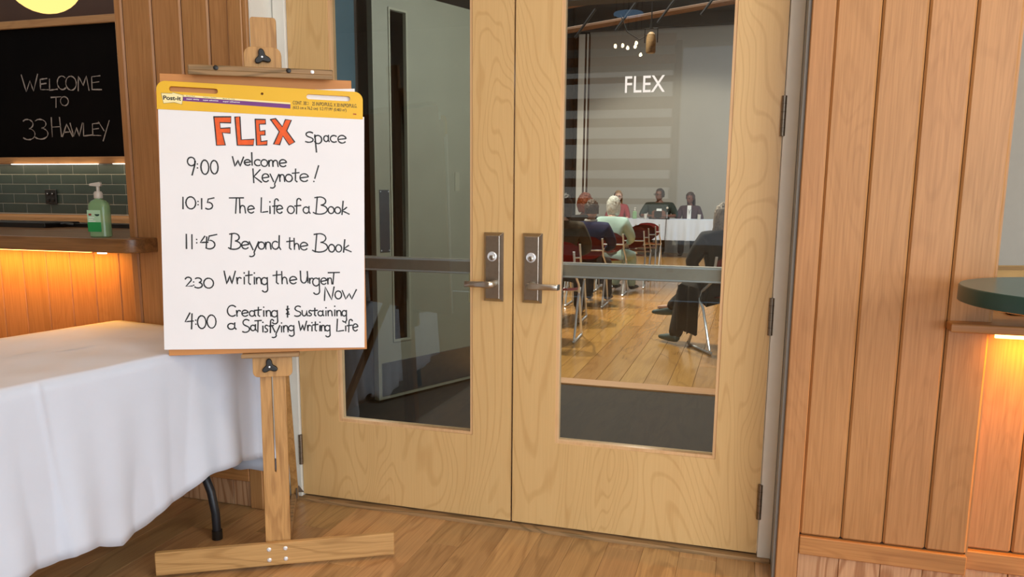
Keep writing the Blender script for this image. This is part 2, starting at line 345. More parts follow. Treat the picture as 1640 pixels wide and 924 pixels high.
def add_glyphs(bm, letters, wd, y, jit=.3):
    for ch, x0, x1, z1, z0 in letters:
        for st in G[ch]: add_stroke(bm, [(x0+(x1-x0)*a, z0+(z1-z0)*b) for a, b in densify(st)], wd, y, jit)
PADTXT=[('space',[('S',0.1265,0.156,0.2882,0.2551),('p',0.1576,0.1821,0.2797,0.2242),('a',0.1885,0.2062,0.2808,0.2596),('c',0.2096,0.2291,0.2805,0.2588),('e',0.2334,0.2614,0.282,0.2571)]),('time',[('9',-0.2341,-0.2081,0.1923,0.1362),(':',-0.206,-0.2028,0.1731,0.1583),('0',-0.1941,-0.1703,0.1851,0.1397),('0',-0.1651,-0.1422,0.185,0.1421)]),('welcome',[('W',-0.0978,-0.0636,0.1994,0.1684),('e',-0.062,-0.0414,0.1915,0.1733),('l',-0.04,-0.036,0.2144,0.1741),('c',-0.0303,-0.013,0.1927,0.1732),('o',-0.0103,0.0104,0.1936,0.1717),('m',0.0136,0.0438,0.1936,0.1726),('e',0.0466,0.0705,0.1959,0.173)]),('keynote',[('K',-0.0354,-0.0092,0.163,0.1182),('e',-0.0077,0.0149,0.1485,0.1226),('y',0.0177,0.045,0.1482,0.1032),('n',0.0472,0.0635,0.148,0.1253),('o',0.0653,0.0873,0.1489,0.1251),('t',0.087,0.1091,0.1674,0.1258),('e',0.1109,0.1395,0.1529,0.1275),('!',0.1546,0.1713,0.1808,0.1281)]),('time',[('1',-0.2523,-0.2489,0.0657,0.0287),('0',-0.242,-0.2122,0.0676,0.029),(':',-0.2066,-0.2039,0.0548,0.0421),('1',-0.1961,-0.1929,0.063,0.0293),('5',-0.182,-0.1563,0.0662,0.0297)]),('the',[('T',-0.1099,-0.0659,0.0689,0.0184),('h',-0.0795,-0.0596,0.0655,0.02),('e',-0.054,-0.0323,0.0442,0.0206)]),('life',[('L',-0.0126,0.0087,0.071,0.0208),('i',0.0144,0.0171,0.0602,0.0206),('f',0.0217,0.0431,0.0685,0.0199),('e',0.036,0.0566,0.0479,0.022)]),('of a',[('o',0.0706,0.0926,0.0467,0.022),('f',0.0911,0.1147,0.0719,0.0216),('a',0.1208,0.1429,0.0471,0.0241)]),('book',[('B',0.1581,0.1996,0.0788,0.0223),('o',0.201,0.2203,0.0478,0.0252),('o',0.2224,0.2417,0.0471,0.0257),('k',0.2433,0.2695,0.0673,0.0226)]),('time',[('1',-0.2447,-0.2419,-0.0517,-0.0978),('1',-0.2281,-0.225,-0.0527,-0.0984),(':',-0.2136,-0.2108,-0.0665,-0.0797),('4',-0.2014,-0.1777,-0.0571,-0.0949),('5',-0.184,-0.1503,-0.0508,-0.0977)]),('beyond',[('B',-0.1113,-0.0764,-0.0463,-0.098),('e',-0.0751,-0.0513,-0.0716,-0.0961),('y',-0.0508,-0.0213,-0.072,-0.1208),('o',-0.023,-0.0028,-0.0726,-0.0962),('n',-0.0002,0.0174,-0.0723,-0.0959),('d',0.0201,0.048,-0.0506,-0.0965)]),('the',[('t',0.067,0.0871,-0.0567,-0.0953),('h',0.0898,0.1077,-0.0585,-0.0954),('e',0.1099,0.1352,-0.0716,-0.0969)]),('book',[('B',0.1548,0.1997,-0.0419,-0.1031),('o',0.2015,0.2218,-0.077,-0.1024),('o',0.2248,0.2442,-0.0776,-0.1021),('k',0.2477,0.2758,-0.0601,-0.1027)]),('time',[('2',-0.2501,-0.2286,-0.1898,-0.221),(':',-0.2259,-0.2231,-0.2039,-0.2164),('3',-0.219,-0.1974,-0.1918,-0.2244),('0',-0.1939,-0.1638,-0.1924,-0.2252)]),('writing',[('W',-0.1304,-0.0956,-0.1687,-0.2114),('r',-0.0917,-0.0768,-0.1887,-0.2103),('i',-0.0695,-0.0671,-0.1729,-0.2111),('t',-0.0643,-0.043,-0.1682,-0.212),('i',-0.0377,-0.0354,-0.1726,-0.211),('n',-0.0308,-0.0145,-0.1891,-0.21),('g',-0.0152,0.0071,-0.189,-0.2371)]),('the',[('t',0.022,0.0465,-0.1674,-0.2097),('h',0.0491,0.0684,-0.1686,-0.2096),('e',0.0745,0.0989,-0.1851,-0.2094)]),('urgent',[('U',0.1097,0.1357,-0.1666,-0.2065),('r',0.1384,0.1519,-0.1893,-0.2077),('g',0.1483,0.1741,-0.1892,-0.2444),('e',0.1753,0.1951,-0.189,-0.2107),('n',0.1977,0.2122,-0.1889,-0.2097),('T',0.1995,0.237,-0.1703,-0.2097)]),('now',[('N',0.187,0.2187,-0.2188,-0.2651),('o',0.2216,0.2434,-0.2326,-0.2595),('w',0.2455,0.2924,-0.2278,-0.2604)]),('time',[('4',-0.2535,-0.228,-0.3056,-0.3583),(':',-0.2226,-0.2193,-0.328,-0.3437),('0',-0.2158,-0.1896,-0.3147,-0.3573),('0',-0.1863,-0.1587,-0.3125,-0.3561)]),('creating',[('C',-0.1227,-0.0977,-0.2811,-0.3172),('r',-0.0945,-0.0808,-0.2969,-0.3173),('e',-0.0782,-0.0572,-0.297,-0.3173),('a',-0.0541,-0.0347,-0.297,-0.3174),('t',-0.0351,-0.016,-0.2871,-0.3175),('i',-0.0099,-0.0077,-0.2857,-0.3176),('n',-0.0012,0.0143,-0.298,-0.3176),('g',0.015,0.0374,-0.2981,-0.3429)]),('and',[('&',0.06,0.0736,-0.2835,-0.3211)]),('sustaining',[('S',0.0864,0.1111,-0.2835,-0.318),('u',0.1139,0.1309,-0.2983,-0.3167),('s',0.1334,0.1461,-0.2983,-0.3167),('t',0.1468,0.164,-0.2905,-0.3168),('a',0.1656,0.1845,-0.2984,-0.3169),('i',0.1907,0.1927,-0.2882,-0.3169),('n',0.1979,0.2124,-0.2984,-0.317),('i',0.2195,0.2215,-0.2827,-0.3171),('n',0.2267,0.2422,-0.2985,-0.3171),('g',0.2438,0.2612,-0.2985,-0.3377)]),('a',[('a',-0.1226,-0.0966,-0.3386,-0.3602)]),('satisfying',[('S',-0.08,-0.0534,-0.3279,-0.3705),('a',-0.0514,-0.0329,-0.3449,-0.3653),('T',-0.0376,-0.0166,-0.3313,-0.37),('i',-0.0133,-0.0111,-0.3359,-0.3702),('s',-0.0081,0.0044,-0.3474,-0.3702),('f',0.005,0.0226,-0.3283,-0.3726),('y',0.0161,0.042,-0.3485,-0.3888),('i',0.0462,0.0483,-0.3385,-0.3707),('n',0.0532,0.0684,-0.3487,-0.3707),('g',0.0689,0.0896,-0.3488,-0.3847)]),('writing',[('W',0.1027,0.1284,-0.3343,-0.3674),('r',0.1312,0.1416,-0.3473,-0.3667),('i',0.1446,0.1466,-0.3381,-0.3677),('t',0.1481,0.1654,-0.3368,-0.3678),('i',0.1705,0.1726,-0.3368,-0.3679),('n',0.1759,0.1886,-0.3485,-0.368),('g',0.1875,0.2067,-0.3486,-0.3881)]),('life',[('L',0.2269,0.2498,-0.3279,-0.3721),('i',0.2555,0.2574,-0.3396,-0.3686),('f',0.2591,0.2793,-0.3294,-0.3724),('e',0.2801,0.2976,-0.3445,-0.3688)])]
FLEXP={'F': [(-0.1517,0.3217),(-0.0995,0.3244),(-0.1007,0.3054),(-0.1339,0.3046),(-0.1326,0.2867),(-0.1026,0.2898),(-0.103,0.2726),(-0.1271,0.2732),(-0.1187,0.2347),(-0.1453,0.2327),(-0.1478,0.2739)],'L': [(-0.0878,0.3241),(-0.0727,0.3266),(-0.0698,0.2538),(-0.0302,0.2569),(-0.0331,0.2376),(-0.0819,0.2355)],'E': [(-0.0258,0.3204),(0.0059,0.3211),(0.0061,0.3072),(-0.0134,0.3054),(-0.012,0.2838),(0.0041,0.2863),(0.0039,0.2723),(-0.0105,0.2708),(-0.0091,0.2508),(0.0105,0.2543),(0.0094,0.2412),(-0.0229,0.238)],'X': [(0.0216,0.3219),(0.037,0.3261),(0.058,0.301),(0.0678,0.3242),(0.0866,0.3234),(0.0716,0.2886),(0.0962,0.2537),(0.0788,0.2433),(0.0594,0.2714),(0.0487,0.2429),(0.0299,0.2438),(0.048,0.2848)]}
CHALK=[('welcome',[('W',-5.037,-4.863,2.231,2.093),('E',-4.85,-4.764,2.198,2.102),('L',-4.752,-4.669,2.188,2.094),('C',-4.666,-4.582,2.207,2.1),('O',-4.579,-4.471,2.203,2.092),('M',-4.458,-4.348,2.201,2.086),('E',-4.322,-4.221,2.202,2.086)]),('to',[('T',-4.745,-4.638,2.044,1.96),('O',-4.649,-4.567,2.044,1.972)]),('street',[('3',-5.061,-4.94,1.871,1.705),('3',-4.932,-4.801,1.869,1.708),('H',-4.764,-4.668,1.881,1.726),('A',-4.659,-4.551,1.824,1.725),('W',-4.568,-4.441,1.832,1.724),('L',-4.439,-4.346,1.83,1.722),('E',-4.349,-4.263,1.833,1.726),('Y',-4.277,-4.168,1.846,1.685)])]
# ------------------------------------------------------------------ the room shell
ST = dict(kind='structure')
fl = box('floor', 'oak', -6, 5, -7, .02, -.06, -.012, **ST)
rnd = random.Random(4)
yb = -2.2
def boards(parent, m, x0, x1, w_, y0, y1, lmin, lmax, z0=-.012, seed=1, gap=.0007):
    rr = random.Random(seed); cache = {}; n = 0; x = x0
    while x < x1-1e-4:
        y = y0 - rr.random()*lmax*.8; 
        while y < y1:
            L_ = rr.uniform(lmin, lmax); a, b = max(y, y0), min(y+L_, y1)
            if b-a > .05:
                bm = bmesh.new(); add_box(bm, 0, w_-gap, 0, b-a-gap, z0, 0, .0007)
                o = link('floorboard', bm_mesh(bm), m, parent); o.location = (x, a, 0); n += 1
            y += L_
        x += w_
    return n
boards(fl, 'oak', -2.34, 1.69, .13, -1.95, -.005, .5, 1.7, seed=3)
box('ceiling', 'plaster', -6, 5, -7, .0, 3.4, 3.5, **ST)
wb = thing('wall_back', None, None, kind='structure')
for a, b, c, d in ((-6, 5, 0, .35), (-6, 5, 3.1, 3.4), (-6, .95, .35, 3.1), (4.3, 5, .35, 3.1)):
    box('wall_panel', 'plaster', a, b, -7.1, -7, c, d, wb)
wn = thing('window_1', None, None, kind='structure')
for x in (-1.5, -.1, .62, .95, 2.07, 3.18, 4.3): box('mullion', 'dark_trim', x-.04, x+.04, -7.08, -6.98, .35, 3.1, wn)
for k in range(12): box('reflection_slat', 'fir_h', -1.48, -.12, -6.90, -6.89, .46+.24*k-.035*(k%3), .53+.24*k, wn)  # unseen slats added to cut the reflected glow into bands
box('wall_outer_left', 'plaster', -6.1, -6, -7, 2.6, 0, 3.4, **ST)
box('wall_outer_right', 'plaster', 5, 5.1, -7, 2, 0, 3.4, **ST)

def wood_wall(name, x0, x1, seams, casing, m):
    """a plank-clad pier 15 cm proud of the doors: casing board, planks, rail, lower planks"""
    w_ = box(name, 'core_dark', x0+.004, x1-.004, -.146, .03, 0, 3.4, **ST)
    c0, c1 = casing
    box('casing', m, c0, c1, -.168, -.02, .001, 3.4, w_, .003)
    for a, b in zip(seams, seams[1:]):
        box('plank', m, a+.001, b-.001, -.158, -.145, .178, 3.4, w_, .0065)
        box('lower_plank', 'knotty', a+.0006, b-.0006, -.154, -.145, .001, .114, w_, .002)
    lo, hi = min(seams), max(seams)
    box('rail', 'fir_h', lo+.0006, hi, -.170, -.145, .114, .176, w_, .003)
    return w_
wr = wood_wall('wall_right', .972, 1.53, [1.04, 1.166, 1.290, 1.413, 1.53], (.972, 1.039), 'fir')
wl = wood_wall('wall_left', -1.59, -.984, [-1.59, -1.549, -1.411, -1.277, -1.154, -1.064], (-1.063, -1.003), 'fir')
box('casing', 'fir', -1.0025, -.986, -.162, -.02, .001, 3.4, wl, .002)
box('pier_side', 'fir', 1.528, 1.534, -.15, 1.5, 0, 3.4, wr)
box('wall_header', 'fir_h', -1.0, .98, -.15, .06, 2.52, 3.4, **ST)
# steel door frame
tf = thing('trim_1', None, None, kind='structure')
box('frame_jamb', 'frame_paint', .916, .962, -.012, .10, 0, 2.5, tf, .002)
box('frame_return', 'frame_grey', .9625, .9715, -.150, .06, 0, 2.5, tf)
box('frame_jamb', 'left_paint', -.974, -.921, -.012, .10, 0, 2.5, tf, .002)
box('frame_return', 'left_paint', -.9835, -.978, -.149, .06, 0, 2.5, tf)
box('frame_head', 'frame_paint', -.978, .9625, -.012, .10, 2.455, 2.52, tf)
box('trim_2', 'easel_grey', -.975, .962, -.03, .09, -.01, .012, bev=.004, **ST)

# ---- the two leaves
def leaf(name, x0, x1, gx0, gx1, hinge_x, spin, tip, plate, m='maple'):
    d = thing(name, None, None, kind='structure')
    me = plate_xz([[(x0, .02), (x1, .02), (x1, 2.45), (x0, 2.45)], [(gx0, .352), (gx1, .352), (gx1, 2.25), (gx0, 2.25)]], 0, .044, 0)
    link('door_slab', me, m, d)
    me = plate_xz([[(gx0, .352), (gx1, .352), (gx1, 2.25), (gx0, 2.25)], [(gx0+.010, .363), (gx1-.010, .363), (gx1-.010, 2.24), (gx0+.010, 2.24)]], .003, .041, .001)
    link('glazing_bead', me, 'bead', d)
    box('glass', 'glass', gx0+.009, gx1-.009, .021, .0215, .362, 2.241, d)
    pb = thing('push_bar', None, None); pb.parent = d
    box('bar_case', 'bar_steel', gx0-.07, gx1+.07, .062, .105, .972, 1.028, pb, .004)
    for z in (.974, 1.02): box('bar_lip', 'chrome', gx0-.07, gx1+.07, .058, .064, z, z+.006, pb, .001)
    for x in (gx0-.05, gx1+.03): box('bar_bracket', 'steel', x, x+.03, .044, .064, .985, 1.015, pb)
    for z in (.2165, .875, 1.534, 2.2):
        h = lathe('hinge', 'hinge_steel', [(.0045, -.0645), (.0085, -.0635)] + [(.0085, -.0635+.0254*k/1.0) for k in range(1, 6)] + [(.0045, .0645)], (hinge_x, -.010, z), d, 12)
        for k in range(1, 5): lathe('hinge_knuckle_gap', 'core_dark', [(.0088, -.0004), (.0088, .0004)], (hinge_x, -.010, z-.0635+.0254*k), h, 12)
    # lock plate with wide bevels, cylinder, lever
    px, pz = plate, 1.0095; lp = thing('lock_set', None, None); lp.parent = d
    bm = bmesh.new(); v = []
    for (hx, hz, y) in ((.0375, .128, 0), (.0375, .128, -.006), (.026, .1165, -.022)):
        v.append([bm.verts.new((px+sx*hx, y, pz+sz*hz)) for sx, sz in ((-1, -1), (1, -1), (1, 1), (-1, 1))])
    for a, b in zip(v, v[1:]):
        for k in range(4): bm.faces.new((a[k], a[(k+1) % 4], b[(k+1) % 4], b[k]))
    bm.faces.new(v[-1]); bm.faces.new(v[0][::-1]); bmesh.ops.bevel(bm, geom=bm.edges[:], offset=.0012, affect='EDGES', segments=1)
    link('lock_plate', bm_mesh(bm), 'steel', lp)
    cx = px-.001
    lathe('lock_ring', 'chrome', [(.018, -.021), (.018, -.026), (.015, -.0285), (.0145, -.0265)], (cx, 0, 1.05), lp, 28, 'Y').data.transform(Matrix.Identity(4))
    lathe('lock_cylinder', 'steel_lever', [(.0095, -.026), (.0095, -.0305), (.008, -.0315)], (cx+.001, 0, 1.046), lp, 20, 'Y')
    box('keyhole', 'black_plastic', cx, cx+.0022, -.0322, -.030, 1.039, 1.052, lp)
    s = 1 if tip > spin else -1; z = .950
    lathe('lever_hub', 'steel_lever', [(.0135, -.022), (.0125, -.05), (.0115, -.062)], (spin, 0, z), lp, 20, 'Y')
    bm = bmesh.new(); L_ = abs(tip-spin); secs = []
    for t, y, hh, th in ((-.10, -.060, .010, .006), (0, -.066, .0125, .009), (.15, -.068, .0125, .008), (.35, -.066, .011, .006), (.75, -.066, .0105, .0055), (.93, -.065, .0105, .0055), (.97, -.062, .0105, .0065), (1, -.045, .0105, .008)):
        x = spin + s*L_*t
        secs.append([bm.verts.new((x+s*(.0 if t < 1 else .0), y+dy*th, z+dz*hh-.001*t)) for dy, dz in ((-1, -.7), (-.6, -1), (.6, -1), (1, -.7), (1, .7), (.6, 1), (-.6, 1), (-1, .7))])
    for a, b in zip(secs, secs[1:]):
        for k in range(8): bm.faces.new((a[k], a[(k+1) % 8], b[(k+1) % 8], b[k]))
    bm.faces.new(secs[0][::-1]); bm.faces.new(secs[-1]); link('lever', bm_mesh(bm, 'lever', 35), 'steel_lever', lp)
    return d
d1 = leaf('door_1', -.919, -.0035, -.7425, -.160, -.9205, -.070, -.172, -.0745)
d2 = leaf('door_2', .0025, .913, .168, .7555, .914, .078, .187, .0745)
# FLEX lettering on the right leaf's glass
me = text_mesh('FLEX', .391, .527, 1.625, 1.680, .0200, .0006, .006); link('glass_lettering', me, 'white_vinyl', d2)
box('cream_strip', 'cream_plate', -.185, -.1705, .028, .030, .868, .98, d1)  # narrow cream strip just behind the left leaf's glass

# ---- left bar alcove
box('wall_alcove', 'brown_wall', -6, -1.45, 2.5, 2.6, 0, 3.4, **ST)
box('wall_partition', 'core_dark', -1.52, -1.46, .03, 2.5, 0, 3.4, **ST)
bb_ = thing('chalkboard', 'black chalkboard with WELCOME TO 33 HAWLEY in chalk on the bar\'s back wall', 'chalkboard', (-4.6, 2.5, 1.56))
box('slate_panel', 'slate', -6, -2.6, 2.49, 2.5, 1.56, 2.595, bb_, shift=(-4.6, 2.5, 1.56))
box('frame_rail', 'dark_trim', -6, -2.6, 2.465, 2.5, 2.595, 2.655, bb_, .004, shift=(-4.6, 2.5, 1.56)).data.materials[0] = MATS['fir_h']
box('frame_rail', 'dark_trim', -6, -2.6, 2.465, 2.5, 1.505, 1.56, bb_, .004, shift=(-4.6, 2.5, 1.56)).data.materials[0] = MATS['fir_h']
for nm, letters in CHALK:
    for sx in (0,):
        bm = bmesh.new(); add_glyphs(bm, letters, .0085, 2.4885, 1.2)
        link('chalk_word', bm_mesh(bm), 'chalk', bb_, shift=(-4.6, 2.5, 1.56))
ls = thing('shelf_light', 'thin white light strip under the chalkboard\'s lower rail', 'light strip', (-4.6, 2.47, 1.49))
for a, b in ((-5.18, -4.72), (-4.70, -4.28), (-4.12, -3.5)): box('light_bar', 'led_white' , a, b, 2.44, 2.46, 1.498, 1.503, ls, shift=(-4.6, 2.47, 1.49))
area('shelf_light_glow', (-4.4, 2.38, 1.495), (-4.4, 2.42, 1.0), 2.2, 2.2, (1, .72, .42), .03)
ts = box('wall_tiles', 'grout', -6, -2.6, 2.485, 2.5, 1.085, 1.505, **ST)
tw, th = .262, .0815
tiles = {}
for r_ in range(6):
    z1 = 1.500 - r_*th
    z0 = max(z1-th, 1.087)
    if z1-z0 < .01: continue
    off = (-5.37 + tw*.5*(r_ % 2) + .01)
    for k in range(-2, 10):
        a = off + k*tw; b = a + tw
        if a > -2.6: break
        box('tile', 'tile', a+.0028, b-.0028, 2.481, 2.486, z0+.0028, z1-.0028, ts, .0012)
sk = thing('power_outlet', 'black double power outlet set in the green tiles', 'outlet', (-4.81, 2.475, 1.233))
box('cover_plate', 'black_plastic', -.06, .06, -.012, .0, -.06, .06, sk, .003)
for dx in (-.026, .026):
    for dz in (-.026, .026): lathe('socket', 'tv_black', [(.017, -.012), (.017, -.016), (.015, -.017)], (dx, 0, dz), sk, 16, 'Y')
for dx in (-.026, .026): box('socket_slot', 'chrome', dx-.004, dx+.004, -.019, -.017, .022, .030, sk)
bc = thing('back_counter', 'long wooden back counter below the green tiles behind the bar', 'counter', (-4.3, 2.2, 0))
box('counter_edge', 'fir_h', -5.99, -2.4, 1.95, 2.49, 1.045, 1.083, bc, .003, shift=(-4.3, 2.2, 0))
box('cabinet_front', 'dark_trim', -5.99, -2.4, 2.0, 2.49, .001, 1.045, bc, shift=(-4.3, 2.2, 0))
area('back_counter_light', (-4.2, 1.2, 2.3), (-4.2, 2.2, 1.05), 1.6, 5, (1, .68, .36), .1)
t_ = thing('equipment_tray', 'low black tray lying on the back of the left bar counter', 'tray', (-2.95, .42, 1.094))
me = plate_xz([rrect(-.40, .40, 0, .022, .008)], -.10, .12, .004); link('tray_body', me, 'tv_black', t_)
tube('tray_handle', 'tv_black', [(.38, 0, .012), (.44, 0, .018), (.46, .02, .014)], .008, t_)
t_ = thing('equipment_mat', 'flat black rubber mat on the bar counter beside the tray', 'mat', (-2.42, .52, 1.094))
me = plate_xz([rrect(-.22, .30, 0, .016, .006)], -.05, .1, .002); link('mat_sheet', me, 'tv_black', t_)
box('mat_edge', 'black_plastic', -.23, .31, -.055, -.05, 0, .018, t_)

def counter(name, label, loc, outline, z0, z1, m='counter_wood'):
    t = thing(name, label, 'counter', loc)
    me = curve_mesh([[(x-loc[0], y-loc[1]) for x, y in outline]], (z1-z0)-.012, .006); me.transform(Matrix.Translation((0, 0, (z0+z1)/2-loc[2])))
    link('counter_top', me, m, t); smooth(t.children[0].data, 30) if t.children else None
    return t
ol = [(-6, -.27), (-1.66, -.27), (-1.575, -.272)] + [(-1.53+.075*math.cos(R(a)), -.197+.075*math.sin(R(a))) for a in range(-80, 1, 16)] + [(-1.455, -.16), (-1.592, -.155), (-1.592, .64), (-6, .64)]
cl = counter('bar_counter', 'dark oiled wooden bar counter with rounded end under the green pump bottle', (-3, .1, 1.04), ol, 1.037, 1.094)
box('end_joint', 'core_dark', -1.6605, -1.6595, -.2712, -.2, 1.04, 1.092, cl, shift=(-3, .1, 1.04))
bl = box('wall_bar_left', 'core_dark', -6, -1.592, -.094, .3, 0, 1.03, **ST)
x = -1.592-.036
xs = [-1.592, -1.628, -1.70]
xs = [-1.592, -1.62, -1.70] + [-1.70-.1305*k for k in range(1, 26)]
for a, b in zip(xs, xs[1:]): box('plank', 'fir', b+.0008, a-.0008, -.104, -.093, .178, 1.03, bl, .003)
box('rail', 'fir_h', -5, -1.592, -.118, -.093, .114, .176, bl, .003)
for a, b in zip(xs, xs[1:]): box('lower_plank', 'knotty', b+.0008, a-.0008, -.100, -.093, .001, .114, bl, .002)
ls = thing('counter_light', 'warm light strip glowing under the left bar counter', 'light strip', (-3, -.17, 1.03))
box('light_bar', 'led_warm', -6, -1.74, -.215, -.20, 1.030, 1.036, ls, shift=(-3, -.17, 1.03))
box('light_end', 'led_white', -1.70, -1.665, -.215, -.20, 1.026, 1.036, ls, shift=(-3, -.17, 1.03))
area('counter_light_glow', (-3.0, -.19, 1.026), (-3.0, -.135, .3), 2.6, 16, (1, .42, .05), .02)
# pendant globe over the bar
pl = thing('pendant_lamp', 'round glowing yellow globe pendant above the left bar', 'lamp', (-2.62, .5, 2.34))
lathe('globe', 'globe', [(.001, -.18)] + [(.18*math.cos(R(a)), .18*math.sin(R(a))) for a in range(-80, 81, 10)] + [(.001, .18)], (0, 0, 0), pl, 32)
tube('cord', 'black_plastic', [(0, 0, .17), (0, 0, 1.06)], .006, pl); lathe('cap', 'black_plastic', [(.05, .17), (.05, .2), (.01, .22)], (0, 0, 0), pl)
l = bpy.data.lights.new('pendant_glow', 'POINT'); l.energy = 5; l.color = (1, .72, .36); l.shadow_soft_size = .17
o = bpy.data.objects.new('pendant_glow', l); COL.objects.link(o); o.location = (-2.62, .5, 2.09)

# ---- right side: ledge, lit planks, grey wall
box('wall_alcove_right', 'alcove_grey', 1.53, 5, 1.5, 1.6, 0, 3.4, **ST)
ol = [(1.418, -.215), (5, -.215), (5, .22), (1.535, .22), (1.535, -.16), (1.418, -.16)]
counter('serving_ledge', 'oak serving ledge around the right plank pier above glowing planks', (2.5, 0, .88), ol, .885, .912, 'fir_h')
br = box('wall_bar_right', 'core_dark', 1.535, 5, -.09, .2, 0, .884, **ST)
xs = [1.535, 1.667] + [1.667+.13*k for k in range(1, 12)]
for a, b in zip(xs, xs[1:]):
    box('plank', 'fir', a+.001, b-.001, -.102, -.089, .178, .884, br, .0065)
    box('lower_plank', 'knotty', a+.0012, b-.0012, -.098, -.089, .001, .114, br, .003)
box('rail', 'fir_h', 1.536, 3.2, -.120, -.089, .114, .176, br, .003)
ls = thing('ledge_light', 'warm light strip glowing under the right serving ledge', 'light strip', (2.2, -.16, .88))
box('light_bar', 'led_warm', 1.532, 4, -.208, -.196, .873, .884, ls, shift=(2.2, -.16, .88))
area('ledge_light_glow', (2.68, -.185, .870), (2.68, -.115, .3), 2.2, 27, (1, .40, .005), .02)
tt = thing('round_table', 'high round dark teal table in front of the right pier', 'table', (1.712, -.493, 0))
lathe('table_edge', 'teal', [(.340, 1.007), (.348, 1.010), (.348, 1.046), (.346, 1.049)], (0, 0, 0), tt, 72)
lathe('tabletop', 'teal_top', [(.346, 1.0485), (.345, 1.0505), (.001, 1.0505)], (0, 0, 0), tt, 72)
lathe('pedestal', 'dark_metal', [(.036, .02), (.036, 1.0), (.12, 1.004), (.12, 1.007)], (0, 0, 0), tt, 20)
lathe('foot_plate', 'dark_metal', [(.24, 0), (.24, .012), (.04, .025)], (0, 0, 0), tt, 36)
cb = thing('cardboard_box', 'brown cardboard box behind the teal table on the serving ledge', 'box', (1.70, .34, .912), R(20))
box('box_body', 'cardboard', -.13, .13, -.1, .1, -.002, .122, cb)
for s in (-1, 1): box('box_flap', 'cardboard', -.13, .13, -.1, 0, -.0015, .0015, cb, mat=Matrix.Translation((0, .1*s, .124)) @ Matrix.Rotation(R(18)*s, 4, 'X') @ Matrix.Translation((0, .1 if s < 0 else 0, 0)))
ob = box('ledge_shelf', 'fir_h', 1.536, 3.2, .221, .5, .80, .910, **ST)
ob['label'] = None; del ob['label']
gd = thing('cash_box', 'small black gadget under the teal table on the ledge', 'box', (1.66, .05, .912))
box('gadget_body', 'tv_black', -.035, .035, -.03, .03, 0, .02, gd, .004); lathe('gadget_knob', 'tv_black', [(.010, .019), (.014, .028), (.004, .036)], (0.0, 0, 0), gd, 14)

# ------------------------------------------------------------------ vestibule and hall behind the glass
def wallbox(nm, m, *a): return box(nm, m, *a, **ST)
vf = wallbox('floor_vestibule', 'dark_carpet', -1.46, 1.46, .02, 2.33, -.06, 0)
wallbox('wall_vestibule_left', 'vestibule_wall', -1.46, -1.40, .03, 2.5, 0, 2.7)
wallbox('wall_vestibule_right', 'vestibule_wall', 1.40, 1.46, .03, 2.5, 0, 2.7)
wallbox('ceiling_vestibule', 'vestibule_wall', -1.46, 1.46, .03, 2.5, 2.62, 2.7)
bp_ = wallbox('wall_vestibule_patch', 'bluish_patch', -1.398, -1.385, 1.05, 1.42, 1.42, 2.6)  # bluish-grey patch on the vestibule's left wall
for a, b in ((-1.46, -1.02), (1.02, 1.46)): wallbox('wall_hall_front', 'vestibule_wall', a, b, 2.36, 2.5, 0, 6)
for a, b in ((-6.5, -1.46), (1.46, 6.5)): wallbox('wall_hall_side', 'vestibule_wall', a, b, 2.62, 2.72, 0, 6)
wallbox('wall_hall_front_top', 'vestibule_wall', -1.02, 1.02, 2.36, 2.5, 2.5, 6)
tr = thing('trim_3', None, None, kind='structure')
for a, b in ((-1.02, -.965), (.965, 1.02)): box('jamb', 'vestibule_wall', a, b, 2.32, 2.52, 0, 2.5, tr)
box('sill_board', 'fir_h', -1.0, 1.0, 2.32, 2.48, -.004, .012, tr, .003)
# open leaf of the inner doors, hinged at its right, standing away from us
a = math.atan2(2.30-1.47, -.93+1.295)   # direction latch -> hinge
Ld = math.hypot(.83, .365)
Mx = Matrix.Translation((-1.295, 1.47, 0)) @ Matrix.Rotation(a, 4, 'Z')
d3 = thing('door_3', None, None, kind='structure', mat=Mx)
me = plate_xz([[(0, .02), (Ld, .02), (Ld, 2.45), (0, 2.45)], [(.120, .375), (.255, .375), (.255, 2.34), (.120, 2.34)]], 0, .045); link('door_slab', me, 'leaf_paint', d3)
me = plate_xz([[(.115, .370), (.260, .370), (.260, 2.345), (.115, 2.345)], [(.125, .380), (.250, .380), (.250, 2.335), (.125, 2.335)]], -.006, .05, .001); link('lite_frame', me, 'leaf_edge', d3)
box('lite_glass', 'glass', .122, .253, .022, .0225, .376, 2.339, d3)
box('kick_plate', 'kick_plate', .02, Ld-.02, -.003, 0, .04, .25, d3, .001)
box('push_plate', 'kick_plate', .025, .100, -.004, 0, .93, 1.30, d3, .001)
for zz in (.94, 1.29):
    for xx in (.032, .093): lathe('screw', 'chrome', [(.004, -.004), (.004, -.006)], (xx, 0, zz), d3, 8, 'Y')
box('edge_strip', 'leaf_edge', -.004, 0, 0, .045, .02, 2.45, d3)
box('small_notice', 'leaf_edge', .66, .70, -.003, -.0005, 1.30, 1.42, d3)
